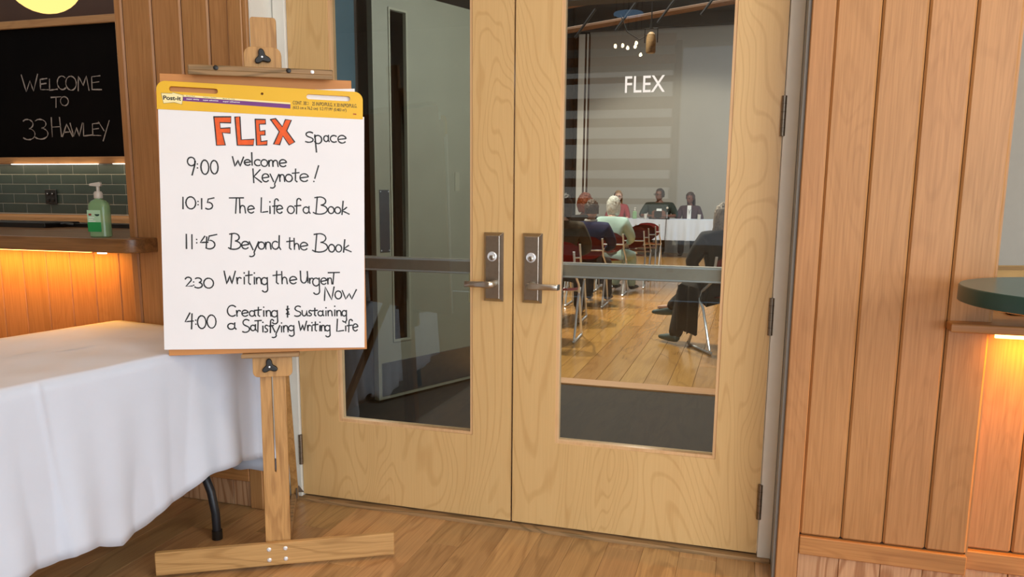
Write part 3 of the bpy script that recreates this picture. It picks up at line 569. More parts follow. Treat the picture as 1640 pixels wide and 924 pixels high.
# hall
hf = wallbox('floor_hall', 'hall_oak', -6.5, 6.5, 2.33, 15.6, -.06, -.012)
nb = boards(hf, 'hall_oak', -1.80, 1.10, .165, 2.48, 9.6, 1.6, 3.6, seed=9, gap=.003)
rest = []
bm = bmesh.new(); rr = random.Random(2)
for k in range(-28, 28):
    x = -1.80+.165*k
    for y in range(0, 5):
        y0 = 9.6+1.2*y
        add_box(bm, x, x+.1635, y0, y0+1.198, -.012, 0)
link('far_floorboards', bm_mesh(bm), 'hall_oak', hf, kind='stuff')
bm = bmesh.new()
for k in list(range(-28, 0)) + list(range(18, 28)):
    x = -1.80+.165*k
    for y in range(0, 4): add_box(bm, x, x+.1635, 2.48+1.78*y, 2.48+1.78*y+1.778, -.012, 0)
link('side_floorboards', bm_mesh(bm), 'hall_oak', hf, kind='stuff')
wallbox('wall_hall_far', 'hall_wall', -2.9, 6.5, 15.5, 15.6, 0, 4.97)
wallbox('wall_hall_far_top', 'hall_ceiling', -6.5, 6.5, 15.3, 15.6, 4.95, 6)
wallbox('wall_hall_far_left', 'curtain', -6.5, -2.9, 15.5, 15.6, 0, 6)
wallbox('wall_hall_left', 'vestibule_wall', -6.6, -6.5, 2.4, 15.6, 0, 6)
wallbox('wall_hall_right', 'hall_wall', 6.5, 6.6, 2.4, 15.6, 0, 6)
wallbox('ceiling_hall', 'hall_ceiling', -6.6, 6.6, 2.4, 15.6, 6, 6.1)
tr = thing('trim_4', None, None, kind='structure')
box('jamb_strip', 'jamb_white', -3.14, -3.0, 15.42, 15.5, 0, 4.9, tr); box('jamb_gap', 'core_dark', -3.0, -2.95, 15.46, 15.5, 0, 4.9, tr); box('jamb_strip', 'jamb_white', -2.95, -2.92, 15.42, 15.5, 0, 4.9, tr); box('jamb_gap', 'core_dark', -2.92, -2.885, 15.46, 15.5, 0, 4.9, tr)
ct = thing('stage_curtain', 'black stage curtain hanging at the hall\'s far left', 'curtain', (-3.9, 15.2, 0))
bm = bmesh.new(); n = 60
rows = [[bm.verts.new((-1.3+2.05*i/n, .08*math.sin(i*.9)+.03*math.sin(i*2.3), z)) for i in range(n+1)] for z in (.02, 5.6)]
for i in range(n): bm.faces.new((rows[0][i], rows[0][i+1], rows[1][i+1], rows[1][i]))
link('curtain_cloth', bm_mesh(bm, 'c', 60), 'curtain', ct)
tube('curtain_rail', 'black_plastic', [(-1.4, 0, 5.62), (.7, 0, 5.62)], .03, ct)
wp = thing('display_panel', 'narrow white display panel standing in the dark at the hall\'s left', 'panel', (-2.86, 12.2, 0)); box('panel_sheet', 'white_vinyl', -.16, .10, -.01, .01, 1.24, 2.0, wp); box('panel_stand', 'dark_metal', -.04, -.01, .012, .03, .01, 1.95, wp); box('stand_foot', 'dark_metal', -.2, .15, -.15, .15, 0, .012, wp)
# beam standing in for a reflected lobby beam, lighting bars and lamps in the hall
bt = thing('mirrored_beam', 'pale timber beam crossing below the hall\'s dark ceiling', 'beam', (-.6, 9, 3.72))
for z in (0, .35): tube('beam', 'dark_trim', [(-4, 0, z-.35), (4, .3, z+.65)], .045, bt, 8)
for k in range(-6, 7): tube('web_bar', 'dark_metal', [(k*.6, 0, k*.075), (k*.6+.3, 0, .35+k*.075+.04)], .02, bt, 6)
sl = thing('stage_lamp', 'brown stage spotlight hanging from the hall ceiling above FLEX', 'spotlight', (-.425, 7, 3.08))
sl.scale = (.68, .68, .68)
lathe('lamp_body', 'easel_grey', [(.075, -.17), (.085, -.15), (.085, .05), (.07, .14), (.03, .18)], (0, 0, 0), sl, 20); tube('yoke', 'dark_metal', [(-.11, 0, 0), (-.11, 0, .24), (.11, 0, .24), (.11, 0, 0)], .010, sl, 6)
lathe('lens', 'jamb_white', [(.06, -.176), (.06, -.171)], (0, 0, 0), sl, 20); lathe('clamp', 'black_plastic', [(.03, .24), (.03, .32)], (0, 0, 0), sl, 10); tube('cable', 'black_plastic', [(0, 0, .18), (-.2, 0, .06), (-.42, 0, .20), (-.55, 0, .5)], .008, sl, 6)
tube('hanger', 'dark_metal', [(0, 0, .3), (0, 0, 2.98)], .012, sl, 6)
st_ = thing('lighting_truss', 'tall black lighting truss tower at the hall\'s right side', 'truss', (1.9, 14.9, 0))
for dx, dy in ((-.15, -.15), (.15, -.15), (-.15, .15), (.15, .15)): tube('truss_leg', 'dark_metal', [(dx, dy, 0), (dx, dy, 5.3)], .022, st_, 6)
for k in range(16):
    z = .1+.32*k
    for s in (1, -1): tube('truss_brace', 'dark_metal', [(-.15*s, -.15, z), (.15*s, -.15, z+.3)], .012, st_, 5)
# lobby fixtures that show only as reflections in the glass
for i, (x, z) in enumerate(((-.168, 2.336), (-.115, 2.338), (-.079, 2.32), (-.026, 2.326), (-.018, 2.35), (.015, 2.269))):
    b_ = thing('bulb_pendant', 'bare bulb pendant of the lobby seen as a glint in the right door\'s glass', 'lamp', (x, -3.0, z), group='lobby bulbs mirrored in the glass')
    lathe('bulb', 'bulb', [(.003, -.014), (.010, -.008), (.012, 0), (.008, .010), (.004, .014)], (0, 0, 0), b_, 10); tube('cord', 'black_plastic', [(0, 0, .012), (0, 0, 3.39-z)], .0015, b_, 5)
sk = thing('skylight_disc', 'round pale ceiling light of the lobby mirrored above FLEX', 'lamp', (-.08, -3.0, 2.545))
lathe('light_disc', 'sky_disc', [(.105, 0), (.105, .012)], (0, 0, 0), sk, 32); tube('cord', 'black_plastic', [(0, 0, .01), (0, 0, .845)], .003, sk, 5)
# ------------------------------------------------------------------ easel
Hd, Tl = R(29.5), R(3.0)
E1 = Vector((math.cos(Hd), math.sin(Hd), 0)); NB = Vector((-math.sin(Hd), math.cos(Hd), 0))
PC = Vector((-.690, -.530, 1.188))
UPv = Vector((0, 0, 1))*math.cos(Tl) + NB*math.sin(Tl); BK = UPv.cross(E1).normalized()
def frame(o, ex, ey, ez):
    m = Matrix((ex, ey, ez)).transposed().to_4x4(); m.translation = o; return m
base = PC - UPv*(1.188/math.cos(Tl))
Me = frame(base, E1, NB, Vector((0, 0, 1)))          # easel frame, upright
Mt = frame(PC, E1, BK, UPv)                          # leaning frame of the post, origin behind the pad's centre
Lt = Me.inverted() @ Mt                              # leaning -> easel
es = thing('easel', 'wooden display easel with a single post and T foot holding the schedule pad', 'easel', mat=Me)
def ebox(nm, m, *a, parent=es, bev=.002, lean=True, **k): return box(nm, m, *a, parent, bev, mat=Lt if lean else None, **k)
def eplate(nm, m, loops, y0, y1, bev=.0015, lean=True, parent=es):
    me = plate_xz(loops, y0, y1, bev); me.transform(Lt if lean else Matrix.Identity(4)); return link(nm, me, m, parent)
# post with its slot
slot = [(-.0035, -.855), (.0045, -.86), (.006, -.85), (.0045, -.50), (-.0035, -.50)]
eplate('post', 'easel_wood', [[(-.039, -1.185), (.041, -1.185), (.044, -.45), (.044, .40), (-.036, .40), (-.036, -.45)], slot, [(-.003, -.3), (.005, -.3), (.005, .3), (-.003, .3)]], .022, .048)
eplate('mast', 'easel_wood', [rrect(-.026, .052, .30, .6465, .008, 4, (1, 2))], .030, .046)
ub = eplate('upper_clamp', 'easel_wood', [rrect(-.046, .066, .472, .5495, .022, 5, (1, 2))], .012, .030)
box('top_ledge', 'easel_grey', -.212, .230, -.030, .020, .462, .480, es, .003, mat=Lt)
box('ledge_lip', 'easel_grey', -.212, .230, -.030, -.022, .449, .464, es, .002, mat=Lt)
for x in (-.128, .092): lathe('rubber_dot', 'black_plastic', [(.0075, -.0300), (.0075, -.0335), (.005, -.035)], (x, 0, .4715), es, 16, 'Y').data.transform(Lt)
lathe('ledge_bolt', 'chrome', [(.006, -.0300), (.006, -.032), (.003, -.0335)], (.165, 0, .4705), es, 14, 'Y').data.transform(Lt)
def knob(x, z, y, rot):
    pts = []
    for k in range(72):
        a = 2*math.pi*k/72; r_ = .0095 + .0145*max(0, math.cos(1.5*(a-rot)) if False else (.5+.5*math.cos(3*(a-rot))))**2.2
        pts.append((x+r_*math.cos(a), z+r_*math.sin(a)))
    k_ = eplate('knob', 'black_plastic', [pts], y-.016, y-.002, .0035)
    smooth(k_.data, 50); c = lathe('knob_bolt', 'chrome', [(.0032, y-.0165), (.0032, y-.018), (.002, y-.0185)], (x, 0, z), k_, 12, 'Y'); c.data.transform(Lt)
knob(.0098, .5165, .012, R(98)); knob(-.0036, -.487, .010, R(95))
ebox('lower_ledge', 'easel_grey', -.0905, .094, -.025, .030, -.4535, -.441)
eplate('lower_clamp', 'easel_wood', [rrect(-.057, .067, -.5215, -.4545, .016, 5, (0, 3))], .008, .022)
# foot bar, rail, strut
ebox('foot_bar', 'easel_bar', -.392, .396, -.001, .020, .012, .092, lean=False, bev=.0025)
for x in (-.028, .026):
    for z in (.034, .072): lathe('bolt', 'chrome', [(.0075, -.001), (.0072, -.003), (.004, -.0052)], (x, 0, z), es, 16, 'Y')
ebox('foot_rail', 'easel_grey', .014, .034, .050, .63, .0, .045, lean=False)
ebox('foot_rail', 'easel_grey', -.040, -.022, .050, .63, .0, .045, lean=False)
bm = bmesh.new(); add_box(bm, .0045, .0125, -.011, .011, 0, 1)
p0, p1 = Vector((.0, .60, .02)), Vector((.0, .098, .98)); d = p1-p0; q = d.to_track_quat('Z', 'Y'); 
ms = Matrix.Translation(p0) @ Matrix.Rotation(math.atan2(-(p1.y-p0.y), p1.z-p0.z), 4, 'X') @ Matrix.Diagonal((3.3, 1, d.length, 1)); bm.transform(ms)
link('rear_strut', bm_mesh(bm), 'easel_wood', es)
me = plate_xz([[(-.02, 0), (.02, 0), (0, .03)]], 0, .003); me.transform(Matrix.Translation((.044, .585, .045)) @ Matrix.Rotation(0, 4, 'Z')); link('hinge_plate', me, 'hinge_steel', es)
box('strut_bracket', 'hinge_steel', .034, .040, .555, .61, .03, .075, es)
# drawing board behind the pad
bd = thing('backing_board', 'orange-brown board clamped behind the schedule pad on the easel', 'board', mat=Mt)
box('board_panel', 'board_mat', -.318, .318, .0135, .0205, -.4405, .40, bd, .001)
box('board_panel_top', 'board_mat', -.303, .288, .0140, .0205, .395, .4565, bd, .001)
# pad
RO = R(-1.27)
Mp = Mt @ Matrix.Rotation(-RO, 4, 'Y')
pd = thing('schedule_pad', 'large white flip pad with handwritten event schedule and yellow top band', 'pad', mat=Mp)
me = plate_xz([[(-.3185, -.4250), (.3190, -.4255), (.3190, .345), (-.3165, .345)]], 0.0, .0085, .0004); link('paper_block', me, 'paper', pd)
def slotp(x0, x1, z, r_): return [(x1-r_+r_*math.cos(R(a)), z+r_*math.sin(R(a))) for a in range(-90, 91, 18)] + [(x0+r_+r_*math.cos(R(a)), z+r_*math.sin(R(a))) for a in range(90, 271, 18)]
me = plate_xz([rrect(-.3195, .3145, .3375, .4245, .026, 7, (1, 2)), slotp(-.2835, -.1375, .4015, .0085), slotp(.134, .2745, .4012, .0085), [(-.0035+.0045*math.cos(R(a)), .4018+.0045*math.sin(R(a))) for a in range(0, 360, 24)]], -.0016, .009, .0004)
link('yellow_header', me, 'yellow_card', pd)
me = plate_xz([[(.12, .36), (.289, .36), (.289, .437), (.18, .428), (.12, .425)]], .0100, .0118); link('folded_sheet', me, 'paper', pd)
yh = -.0019
def hquad(nm, m, pts, y=yh):
    me = plate_xz([pts], y-.0002, y+.0002); return link(nm, me, m, pd)
hquad('purple_stripe', 'purple', [(-.243, .3665), (.084, .3600), (.084, .3735), (-.243, .3790)])
hquad('cream_stripe', 'cream', [(-.243, .3790), (.084, .3735), (.084, .3785), (-.243, .3850)])
lg = [(-.306, .3865), (-.274, .3875), (-.272, .3905), (-.240, .3835), (-.246, .3550), (-.268, .3600), (-.300, .3555)]
hquad('logo_patch', 'cream', lg)
bm = bmesh.new(); add_stroke(bm, lg, .0009, yh-.0005, 0, True); link('logo_outline', bm_mesh(bm), 'ink', pd)
def htext(nm, s, m, x0, x1, z0, z1, bold=0): return link(nm, text_mesh(s, x0, x1, z0, z1, yh-.0006, .0003, bold), m, pd)
htext('logo_text', 'Post-it', 'ink', -.3005, -.2480, .3665, .3795, .03)
for s, a, b, c, dd in (('super sticky', -.232, -.194, .3700, .3752), ('super adhesives', -.183, -.137, .3692, .3742), ('super adhesivos', -.123, -.072, .3682, .3732)): htext('stripe_text', s, 'white_vinyl', a, b, c, dd, .02)
for s, a, b, c in (('Easel Pad', -.232, -.207, .3805), ('Tableau a feuilles', -.183, -.143, .3795), ('Block de notas', -.123, -.087, .3786)): htext('stripe_text', s, 'ink', a, b, c, c+.0028)
htext('size_text', 'CONT. 30       25 IN/PO/PULG. X 30 IN/PO/PULG.', 'ink', .092, .296, .3735, .3850)
hh = [(.1325, .3757), (.1415, .3757), (.1415, .3830), (.1325, .3830)]; bm = bmesh.new(); add_stroke(bm, hh, .0009, yh-.0005, 0, True); link('size_symbol', bm_mesh(bm), 'ink', pd)
htext('size_text', '(63,5 cm x 76,2 cm)  5.2 FT\u00b2/PI\u00b2 (0,483 m\u00b2)', 'ink', .092, .262, .3568, .3690)
htext('maker_mark', '3M', 'red_ink', .283, .2935, .3500, .3552, .03)
random.seed(5)
for nm, letters in PADTXT:
    bm = bmesh.new(); add_glyphs(bm, letters, .0044, -.0007, .25); link('handwriting', bm_mesh(bm), 'ink', pd)
for k, pts in FLEXP.items():
    me = plate_xz([pts], -.0008, -.0004); link('painted_letter', me, 'orange_ink', pd)
    bm = bmesh.new(); add_stroke(bm, pts, .0040, -.0012, .3, True); link('letter_outline', bm_mesh(bm), 'ink', pd)

# ------------------------------------------------------------------ folding table and its cloth
ang = math.atan2(.986, .165) - math.pi/2                     # long side runs towards the camera
Mtab = Matrix.Translation((-.908, -.305, 0)) @ Matrix.Rotation(ang, 4, 'Z')
# local: x from 0 (near side) to -.76 (bar side), y from 0 (end by the easel) to -1.83
tb = thing('folding_table', 'long folding table under a white cloth with black bent steel legs', 'table', mat=Mtab)
box('table_slab', 'plaster', -.75, -.01, -1.82, -.01, .705, .736, tb, .01)
for ye, s in ((-.16, 1), (-1.67, -1)):
    for side in (0, 1):
        xf = -.075 if side == 0 else -.685; xm = -.38 + (.09 if side == 0 else -.09)
        pts = [(xf, ye, .0), (xf+(-.003 if side == 0 else .003), ye, .10), (xf+(-.02 if side == 0 else .02), ye, .18), (xf+(-.055 if side == 0 else .055), ye, .25), (xm+(.06 if side == 0 else -.06), ye, .36), (xm, ye, .47), (xm, ye, .70)]
        lg_ = tube('leg', 'dark_metal', pts, .0155, tb, 12)
        tube('leg_cap', 'black_plastic', [(xf, ye, .0), (xf, ye, .035)], .019, lg_, 12)
    tube('leg_crossbar', 'dark_metal', [(-.29, ye, .55), (-.47, ye, .55)], .011, tb, 8)
bm = bmesh.new(); rr = random.Random(7)
x0, x1, y0, y1 = -.765, .006, -1.836, .006; rc = .03
per = []
def side_pts(ax, ay, bx, by, n):
    return [(ax+(bx-ax)*k/n, ay+(by-ay)*k/n) for k in range(n)]
per += [(p, (1, 0)) for p in side_pts(x1, y0+rc, x1, y1-rc, 260)]
for k in range(10): a = R(90*k/10); per.append(((x1-rc+rc*math.cos(a), y1-rc+rc*math.sin(a)), (math.cos(a), math.sin(a))))
per += [(p, (0, 1)) for p in side_pts(x1-rc, y1, x0+rc, y1, 44)]
for k in range(10): a = R(90+90*k/10); per.append(((x0+rc+rc*math.cos(a), y1-rc+rc*math.sin(a)), (math.cos(a), math.sin(a))))
per += [(p, (-1, 0)) for p in side_pts(x0, y1-rc, x0, y0+rc, 60)]
for k in range(10): a = R(180+90*k/10); per.append(((x0+rc+rc*math.cos(a), y0+rc+rc*math.sin(a)), (math.cos(a), math.sin(a))))
per += [(p, (0, -1)) for p in side_pts(x0+rc, y0, x1-rc, y0, 40)]
for k in range(10): a = R(270+90*k/10); per.append(((x1-rc+rc*math.cos(a), y0+rc+rc*math.sin(a)), (math.cos(a), math.sin(a))))
def hem(p, nrm):
    x, y = p
    if nrm[0] > .95:      # near side, y from -1.83 to 0
        pts = [(-1.9, .20), (-1.25, .20), (-.90, .215), (-.80, .22), (-.70, .22), (-.62, .185), (-.55, .205), (-.45, .235), (-.37, .262), (-.28, .30), (-.18, .305), (-.06, .29), (.1, .28)]
        for (a, za), (b, zb) in zip(pts, pts[1:]):
            if a <= y <= b:
                t = (y-a)/(b-a); return za+(zb-za)*t + .004*math.sin(y*40)
    if nrm[1] > .5 or (nrm[0] > 0 and nrm[1] > 0):
        t = min(1, max(0, nrm[1]*1.3)); return .29*(1-t)+.20*t + (.006*math.sin(x*50))
    return .2
nr = 16; rings = []
zt = .748
for j in range(nr+1):
    t = j/nr; ring = []
    for i, (p, nn) in enumerate(per):
        s = i*.021
        zh = hem(p, nn)
        rnd_ = min(1, j/1.5)
        z = zt - (zt-zh)*t if j else zt
        fold = .013*math.sin(p[1]*17+1.3*math.sin(p[1]*7)+p[0]*15) + .007*math.sin(p[1]*41+p[0]*33+1)
        out = .002*rnd_ + t**1.3*(.012 + fold*1.25) + .012*math.sin(math.pi*min(1, t*1.2))*math.sin(p[1]*9+p[0]*8+.5)*t
        if nn[1] > .25: out += .055*t**.8*max(0, min(1, (p[0]+.30)/.25))
        if nn[0] > .9: out += .005*math.exp(-((p[1]+.83-.05*t)/.009)**2) - .004*math.exp(-((p[1]+.30+.1*t)/.014)**2)
        if nn[1] > .5: out *= max(.1, min(1, (p[0]+.35)/.3))
        out = max(out, .001)
        if j: z = min(z, zt-.006)
        ring.append(bm.verts.new((p[0]+nn[0]*out, p[1]+nn[1]*out, z)))
    rings.append(ring)
n = len(per)
for a_, b_ in zip(rings, rings[1:]):
    for k in range(n): bm.faces.new((a_[k], a_[(k+1) % n], b_[(k+1) % n], b_[k]))
# top: concentric shrink with faint ripples
prev = rings[0]
for j in range(1, 12):
    t = j/12; ring = []
    cxm, cym = (x0+x1)/2, (y0+y1)/2
    for i, (p, nn) in enumerate(per):
        x = p[0] + (cxm-p[0])*t; y = p[1] + (max(min(p[1], cym+.5), cym-.5) - p[1])*t if True else 0
        ring.append(bm.verts.new((x, y, zt + .0018*math.sin(x*30+y*11)*min(1, t*4) + .002*math.sin(y*23-x*9)*min(1, t*4))))
    for k in range(n): bm.faces.new((prev[k], prev[(k+1) % n], ring[(k+1) % n], ring[k]))
    prev = ring
bm.faces.new(prev)
bmesh.ops.remove_doubles(bm, verts=bm.verts[:], dist=.0003)
me = bm_mesh(bm, 'cloth'); 
for p_ in me.polygons: p_.use_smooth = True
tc_ = link('tablecloth', me, 'linen', None, label='long white tablecloth draped over the table left of the easel', cat='tablecloth'); tc_.matrix_world = Mtab
so = tc_.modifiers.new('thick', 'SOLIDIFY'); so.thickness = .0015; so.offset = 1

# ------------------------------------------------------------------ sanitizer bottle on the bar counter
def bottle(loc, rz, label, sc=1.0, group=None):
    t = thing('sanitizer_bottle', label, 'bottle', loc, rz); k = sc
    def rr_(hx, hy, r_=.35, n=5):
        out = []
        for p in rrect(-hx, hx, -hy, hy, min(hx, hy)*r_*2*.5, n): out.append(p)
        return out
    bm = bmesh.new(); rings = []
    for hx, hy, z in ((.036, .021, 0), (.040, .025, .004), (.040, .025, .115), (.038, .024, .128), (.028, .020, .140), (.014, .014, .147), (.0135, .0135, .152)):
        r_ = rr_(hx, hy, .8)
        rings.append([bm.verts.new((x*k, y*k, z*k)) for x, y in r_])
    for a, b in zip(rings, rings[1:]):
        m_ = len(a)
        for i in range(m_): bm.faces.new((a[i], a[(i+1) % m_], b[(i+1) % m_], b[i]))
    bm.faces.new(rings[0][::-1]); bm.faces.new(rings[-1]); link('bottle_body', bm_mesh(bm, 'b', 35), 'green_gel', t)
    lathe('collar', 'clear_plastic', [(.0155*k, .150*k), (.0165*k, .153*k), (.0165*k, .170*k), (.012*k, .177*k)], (0, 0, 0), t, 20)
    lathe('pump_stem', 'clear_plastic', [(.006*k, .175*k), (.006*k, .197*k)], (0, 0, 0), t, 14)
    me = plate_xz([[(-.030*k, .199*k), (-.028*k, .206*k), (.012*k, .212*k), (.014*k, .198*k), (.008*k, .196*k)]], -.007*k, .007*k, .001); link('pump_head', me, 'clear_plastic', t)
    return t
b1 = bottle((-1.682, -.205, 1.094), R(12), 'green hand sanitizer pump bottle standing on the left bar counter', 1.03)
lb = box('label', 'label_pale', -.036, .020, -.0272, -.0262, .022, .108, b1)
box('label_lower', 'label_green', -.036, .020, -.0278, -.0272, .022, .060, b1)
box('label_mark', 'label_red', -.030, -.018, -.0280, -.0272, .086, .094, b1)
me = plate_xz([[(.006+.010*math.cos(R(a)), .092+.008*math.sin(R(a))) for a in range(180, 361, 20)]], -.0281, -.0273); link('label_badge', me, 'label_dark', b1)
for z, xw in ((.078, .024), (.070, .018), (.063, .028)): box('label_line', 'white_vinyl', -.030, -.030+xw, -.0284, -.0279, z, z+.0022, b1)
# ------------------------------------------------------------------ people
plain('skin_pale', '#c79a82', .55); plain('skin_brown', '#6b4230', .5); plain('skin_red', '#a8705a', .55)
plain('hair_dark', '#1d1511', .6, var=.4, nscale=60); plain('hair_brown', '#3a2618', .6, var=.4, nscale=60)
plain('hair_red', '#8e4320', .6, var=.35, nscale=50); plain('hair_white', '#d4d4cc', .6, var=.18, nscale=50); plain('hair_grey', '#8a7b6c', .6, var=.35, nscale=60)
plain('hair_blond', '#8d6a45', .6, var=.3, nscale=60)
plain('cloth_olive', '#3b3222', .9, var=.2, nscale=14); plain('cloth_navy', '#1c2346', .9, var=.1, nscale=14); plain('cloth_teal', '#b4d2cb', .9, var=.05, nscale=10)
plain('cloth_green', '#11241c', .8, var=.12, nscale=14); plain('cloth_plum', '#3a2429', .85, var=.12, nscale=14); plain('cloth_red', '#8c2a30', .8, var=.1)
plain('cloth_black', '#17130f', .9, var=.3, nscale=10); plain('cloth_white', '#dcdad6', .8); plain('denim', '#27344c', .9, var=.2, nscale=20); plain('cloth_brown', '#2a1f17', .9, var=.2)
plain('shoe_dark', '#15161a', .5); plain('shoe_teal', '#3a4f50', .6, var=.2); plain('shoe_sole', '#cfae96', .6)
plain('eye', '#120c0a', .2); plain('lips', '#8a4a42', .5)
def skin(nodes, edges, sub=1, root=0):
    """nodes [(pos, radius)] joined by edges -> smooth tapering surface"""
    bm = bmesh.new(); ly = bm.verts.layers.skin.verify(); vs = [bm.verts.new(p) for p, r_ in nodes]
    for a, b in edges: bm.edges.new((vs[a], vs[b]))
    for i, (p, r_) in enumerate(nodes):
        vs[i][ly].radius = r_ if isinstance(r_, tuple) else (r_, r_); vs[i][ly].use_root = (i == root)
    me = bpy.data.meshes.new('skin'); bm.to_mesh(me); bm.free()
    o = bpy.data.objects.new('tmp', me); COL.objects.link(o)
    o.modifiers.new('s', 'SKIN').use_smooth_shade = True
    if sub: m = o.modifiers.new('u', 'SUBSURF'); m.levels = sub; m.render_levels = sub
    dg = bpy.context.evaluated_depsgraph_get(); dg.update(); out = bpy.data.meshes.new_from_object(o.evaluated_get(dg)); bpy.data.objects.remove(o)
    for p in out.polygons: p.use_smooth = True
    return out
def head_bm(bm, c, yaw, tilt=0, s=1.0):
    M_ = Matrix.Translation(c) @ Matrix.Rotation(yaw, 4, 'Z') @ Matrix.Rotation(tilt, 4, 'X') @ Matrix.Scale(s, 4)
    r_ = bmesh.ops.create_uvsphere(bm, u_segments=24, v_segments=18, radius=1)
    for v in r_['verts']:
        x, y, z = v.co; X, Y, Z = x*.074, y*.093, z*.118
        if z < 0: k = (-z)**1.4; X *= 1-.38*k; Y = Y*(1-.12*k) + .018*k
        if y > 0: Y *= .95
        g = math.exp(-((x/.16)**2 + ((z+.12)/.2)**2)); 
        if y > .3: Y += .026*g                                    # nose
        g = math.exp(-(((abs(x)-.36)/.17)**2 + ((z-.06)/.12)**2))
        if y > .3: Y -= .010*g                                    # eye sockets
        g = math.exp(-((x/.3)**2 + ((z+.52)/.08)**2))
        if y > .3: Y += .006*g                                    # lips
        g = math.exp(-((x/.3)**2 + ((z+.86)/.12)**2))
        if y > 0: Y += .010*g                                     # chin
        v.co = M_ @ Vector((X, Y, Z))
    for s_ in (-1, 1):                                            # ears
        e = bmesh.ops.create_uvsphere(bm, u_segments=8, v_segments=6, radius=1)
        for v in e['verts']: v.co = M_ @ Vector((s_*.075+v.co.x*.009, -.004+v.co.y*.018, -.004+v.co.z*.030))
    return M_
def hair_mesh(M_, style, seed=1):
    rr = random.Random(seed); bm = bmesh.new(); r_ = bmesh.ops.create_uvsphere(bm, u_segments=56, v_segments=40, radius=1); kill = []
    for v in r_['verts']:
        x, y, z = v.co
        th = {'curly': 1.32, 'bob': 1.13, 'long': 1.12, 'short': 1.09, 'tied': 1.08, 'fringe': 1.08}[style]
        face = y > (.28 if style != 'short' else .05) and z < .55
        low = {'curly': -.75, 'bob': -.55, 'long': -.6, 'short': -.42, 'tied': -.45, 'fringe': -.5}[style]
        if face and y > .35 + (0 if z > 0 else 0): kill.append(v)
        if z < low and style not in ('long', 'bob'): kill.append(v)
        n_ = noise.noise(Vector((x*5+seed, y*5, z*5))); n2 = noise.noise(Vector((x*(14 if style == 'curly' else 9), y*(14 if style == 'curly' else 9), z*(14 if style == 'curly' else 3.5)+seed)))
        k = th + n_*(.10 if style == 'curly' else .05) + n2*(.14 if style == 'curly' else .15)
        X, Y, Z = x*.074*k*(1.08 if style != 'curly' else 1.12), y*.093*k-.004, z*.118*k*(.95 if z > 0 else 1)
        if z < 0 and style in ('long', 'bob'):
            dl = {'long': 2.4, 'bob': 1.25}[style]; Z = z*.118*dl; X = x*.074*(th+.12) / max(.55, math.sqrt(max(.02, 1-z*z)))**.8; X = max(-.10, min(.10, X)); Y = min(Y-.01, -.01) if style == 'long' else Y
        v.co = M_ @ Vector((X, Y, Z))
    bmesh.ops.delete(bm, geom=list(set(kill)), context='VERTS')
    if style == 'curly':
        for k in range(70):
            a, b = rr.uniform(0, 6.28), rr.uniform(-.4, 1.5)
            if math.sin(a)*math.cos(b) > .35 and b < .5: continue
            c = M_ @ Vector((math.cos(a)*math.cos(b)*.095, math.sin(a)*math.cos(b)*.112, math.sin(b)*.145)); q = bmesh.ops.create_icosphere(bm, subdivisions=1, radius=rr.uniform(.016, .026), matrix=Matrix.Translation(c))
    me = bm_mesh(bm, 'hair'); 
    for p in me.polygons: p.use_smooth = True
    return me
